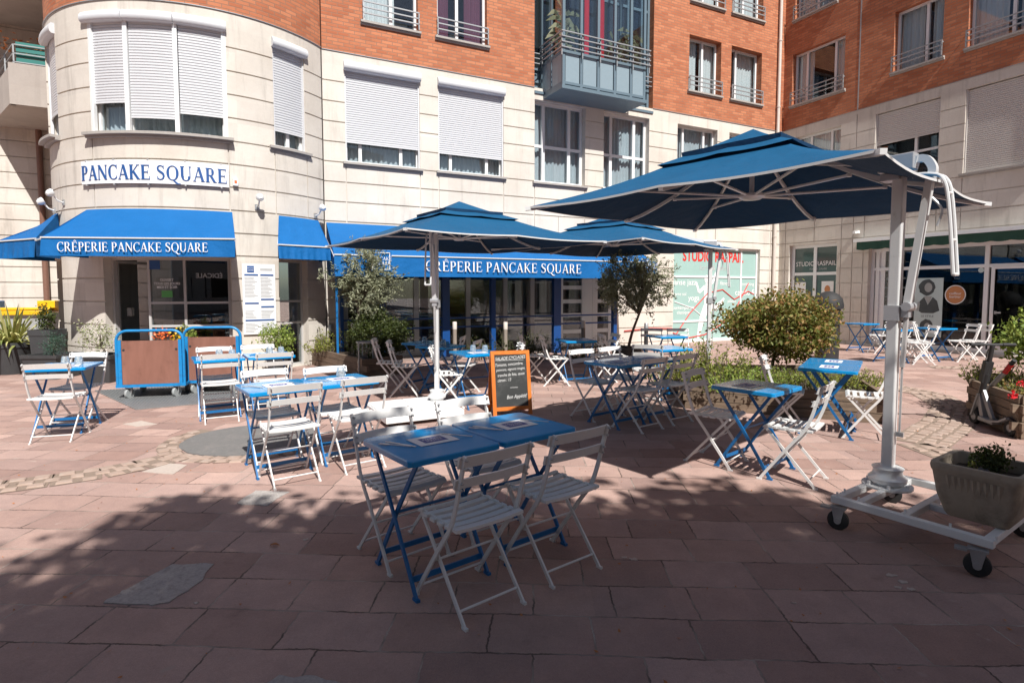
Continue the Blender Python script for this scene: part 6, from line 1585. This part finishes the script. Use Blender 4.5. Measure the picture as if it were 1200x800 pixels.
unseen_tree('tall leafy tree added unseen farther behind the viewer to block sky light', 1.2, -7.5, 5, (1.2, -7.6, 9.0), 4.5, 2.2, 2.2, 420, 2.3)  # unseen tree added to cut sky light over the foreground
unseen_tree('leafy tree added unseen far to the left of the viewer to block sky light', -7.5, -6.4, 4, (-7.4, -6.6, 6.8), 3.2, 2.3, 1.8, 420, 5.3)  # added out of view to dim the ambient light in front
unseen_tree('leafy street tree behind the viewer on the right', 4.2, -3.3, 4.2, (4.2, -3.6, 6.6), 3.2, 2.0, 1.5, 980, 3.1)

# ================================================================== SMALL STREET OBJECTS
def bollard(x, y, h, label, wood=True):
    o = thing('bollard', label, 'bollard', (x, y, 0), 0, 'round posts along the terrace'); q = MB(); q.lathe([(.045, 0), (.045, h - .16)], 14); build('post', q, M['post_wood' if wood else 'rubber'], o)
    q = MB(); q.lathe([(.047, h - .16), (.047, h - .01), (.04, h), (0, h)], 14); build('cap', q, M['pale_pipe' if wood else 'galv'], o)
bollard(*gp(415, 431), .88, 'grey post in front of the round bush'); bollard(-3.86, 12.0, .80, 'dark post at the left corner of the terrace planter', False)
bollard(-1.22, 12.0, .86, 'pale wooden post just right of the middle parasol mast'); bollard(-.14, 12.1, .85, 'pale wooden post above the left corner of the chalkboard')
bollard(1.58, 12.5, .86, 'pale wooden post behind the table at the right end of the terrace screen'); bollard(3.0, 12.6, .80, 'dark post before the pale stone pier left of the studio window', False)
lb = thing('litter_bin', 'litter bin with a clear bag in front of the terrace planter', 'litter bin', (*gp(428, 441), 0)); q = MB()
q.lathe([(.14, .60), (.15, .60), (.15, .63), (.14, .63), (.14, .60)], 18)
for a_ in (0, 2.1, 4.2): q.tube([(.145 * cos(a_), .145 * sin(a_), 0), (.145 * cos(a_), .145 * sin(a_), .62)], .012, 8)
build('frame', q, M['galv'], lb); q = MB(); q.grid(lambda u, v: ((.135 + .012 * sin(u * 40) * v) * cos(u * 2 * pi), (.135 + .012 * sin(u * 40) * v) * sin(u * 2 * pi), .08 + .54 * v), 40, 6); build('bag', q, M['glass_c'], lb)
q = MB(); q.grid(lambda u, v: ((.11 - .03 * v * sin(u * 9)) * cos(u * 2 * pi) * (1 - v ** 4), (.11 - .03 * v * sin(u * 9)) * sin(u * 2 * pi) * (1 - v ** 4), .10 + .30 * v), 20, 6); build('rubbish', q, M['black'], lb)
q = MB(); q.box(.17, .23, -.03, .03, 0, .66); build('side_post', q, M['post_wood'], lb)
def wheelie(label, x, y, rz, mat):
    o = thing('wheelie_bin', label, 'bin', (x, y, 0), rz, 'refuse bins by the left wing'); q = MB()
    vs = [(-.42, -.30, .06), (.42, -.30, .06), (.42, .30, .06), (-.42, .30, .06), (-.50, -.38, .98), (.50, -.38, .98), (.50, .38, .98), (-.50, .38, .98)]; q.add(vs, [(3, 2, 1, 0), (0, 1, 5, 4), (1, 2, 6, 5), (2, 3, 7, 6), (3, 0, 4, 7)])
    q.box(-.52, .52, -.41, -.36, .93, .99); build('body', q, M['bin_grey'], o, bevel=.02)
    q = MB(); q.grid(lambda u, v: ((u - .5) * 1.1, (v - .5) * .88, 1.0 + .13 * sin(pi * min(1, .25 + v * .75)) - .01), 8, 10); q.box(-.55, .55, -.45, -.42, .96, 1.06); q.box(-.42, .42, -.40, -.16, 1.03, 1.13); q.box(.15, .5, .1, .40, 1.05, 1.28); build('lid', q, M[mat], o, bevel=.01)
    for s_ in (-1, 1):
        for yy in (-.26, .26): q = MB(); q.lathe([(0, -.02), (.07, -.02), (.07, .02), (0, .02)], 14, T=Matrix.Translation((s_ * .36, yy, .07)) @ Matrix.Rotation(radians(90), 4, 'Y')); build('wheel', q, M['rubber'], o)
wheelie('grey refuse bin with a yellow lid beside the round bay', -11.45, 13.35, .35, 'bin_yel'); wheelie('grey refuse bin with a blue lid at the left edge of the photo', -12.62, 13.15, .35, 'bin_blue')
db = thing('domed_bin', 'dark grey domed litter bin by the studio door, behind the red tipped bush', 'litter bin', (7.05, 12.6, 0)); q = MB(); q.lathe([(.24, 0), (.25, 1.15)], 24); build('body', q, M['black'], db)
q = MB(); q.lathe([(.30, 1.12), (.31, 1.2), (.28, 1.34), (.20, 1.44), (.08, 1.50), (0, 1.51)], 24); build('dome', q, M['rubber'], db); q = MB(); q.box(-.16, .16, -.262, -.24, .78, 1.02); build('opening', q, M['black'], db)
for px, py, l in ((322, 640, 'curled brown leaf lying alone on the shaded paving left of the front tables'), (492, 562, 'small brown leaf under the front tables')):
    x, y = gp(px, py); q = MB(); q.grid(lambda u, v: (x + (u - .5) * .055, y + (v - .5) * .03 * sin(pi * min(1, .1 + u)), .006 + .012 * abs(v - .5) + .006 * sin(u * 3)), 8, 4); tag(build('fallen_leaf', q, M['leaf_brown']), l, 'leaf')

# scattered crumbs and tiny leaf litter on the paving
lt = MB()
for _ in range(900):
    x, y = R.uniform(-5, 7), R.uniform(2.0, 11); s = R.uniform(.004, .013); a_ = R.uniform(0, 6.3)
    lt.add([(x + s * cos(a_ + k * 1.57) * (1 if k % 2 else .5), y + s * sin(a_ + k * 1.57) * (1 if k % 2 else .5), .0045 + .002 * k) for k in range(4)], [(0, 1, 2, 3)])
o = build('leaf_litter', lt, M['leaf_brown']); o['kind'] = 'stuff'; o['label'] = 'tiny dry leaf crumbs scattered on the paving'; o['category'] = 'leaf litter'

# ================================================================== CAMERA, LIGHT, WORLD
cd = bpy.data.cameras.new('camera'); cam = bpy.data.objects.new('camera', cd); COL.objects.link(cam)
cd.sensor_width = 36; cd.lens = 662 / 1200 * 36; cd.shift_y = -19 / 1200; cd.clip_end = 400; cd.clip_start = .05
cam.location = (0, 0, 1.52); cam.rotation_euler = (radians(90 - 3.5), 0, 0); SC.camera = cam
EL = radians(50); hx, hy = .37, -.93; n_ = hypot(hx, hy); S = Vector((hx / n_ * cos(EL), hy / n_ * cos(EL), sin(EL)))
sl = bpy.data.lights.new('sun', 'SUN'); sl.energy = 4.8; sl.angle = radians(.53); sl.color = (1, .965, .915); so = bpy.data.objects.new('sun', sl); COL.objects.link(so)
so.rotation_euler = (-S).to_track_quat('-Z', 'Y').to_euler(); so.location = (5, -12, 15)
wd = bpy.data.worlds.new('World'); SC.world = wd; wd.use_nodes = True; nt = wd.node_tree; bg = nt.nodes['Background']
sk = nt.nodes.new('ShaderNodeTexSky'); sk.sky_type = 'NISHITA'; sk.sun_disc = False; sk.sun_elevation = EL; sk.sun_rotation = atan2(hx, hy); sk.air_density = 1.0; sk.dust_density = 1.2; sk.ozone_density = 1.0
nt.links.new(sk.outputs[0], bg.inputs[0]); bg.inputs[1].default_value = .056
vs_ = SC.view_settings; vs_.view_transform = 'Standard'; vs_.look = 'None'; vs_.exposure = .55; vs_.gamma = 1
SC.cycles.max_bounces = 8; SC.cycles.transparent_max_bounces = 16; SC.cycles.caustics_reflective = False; SC.cycles.caustics_refractive = False
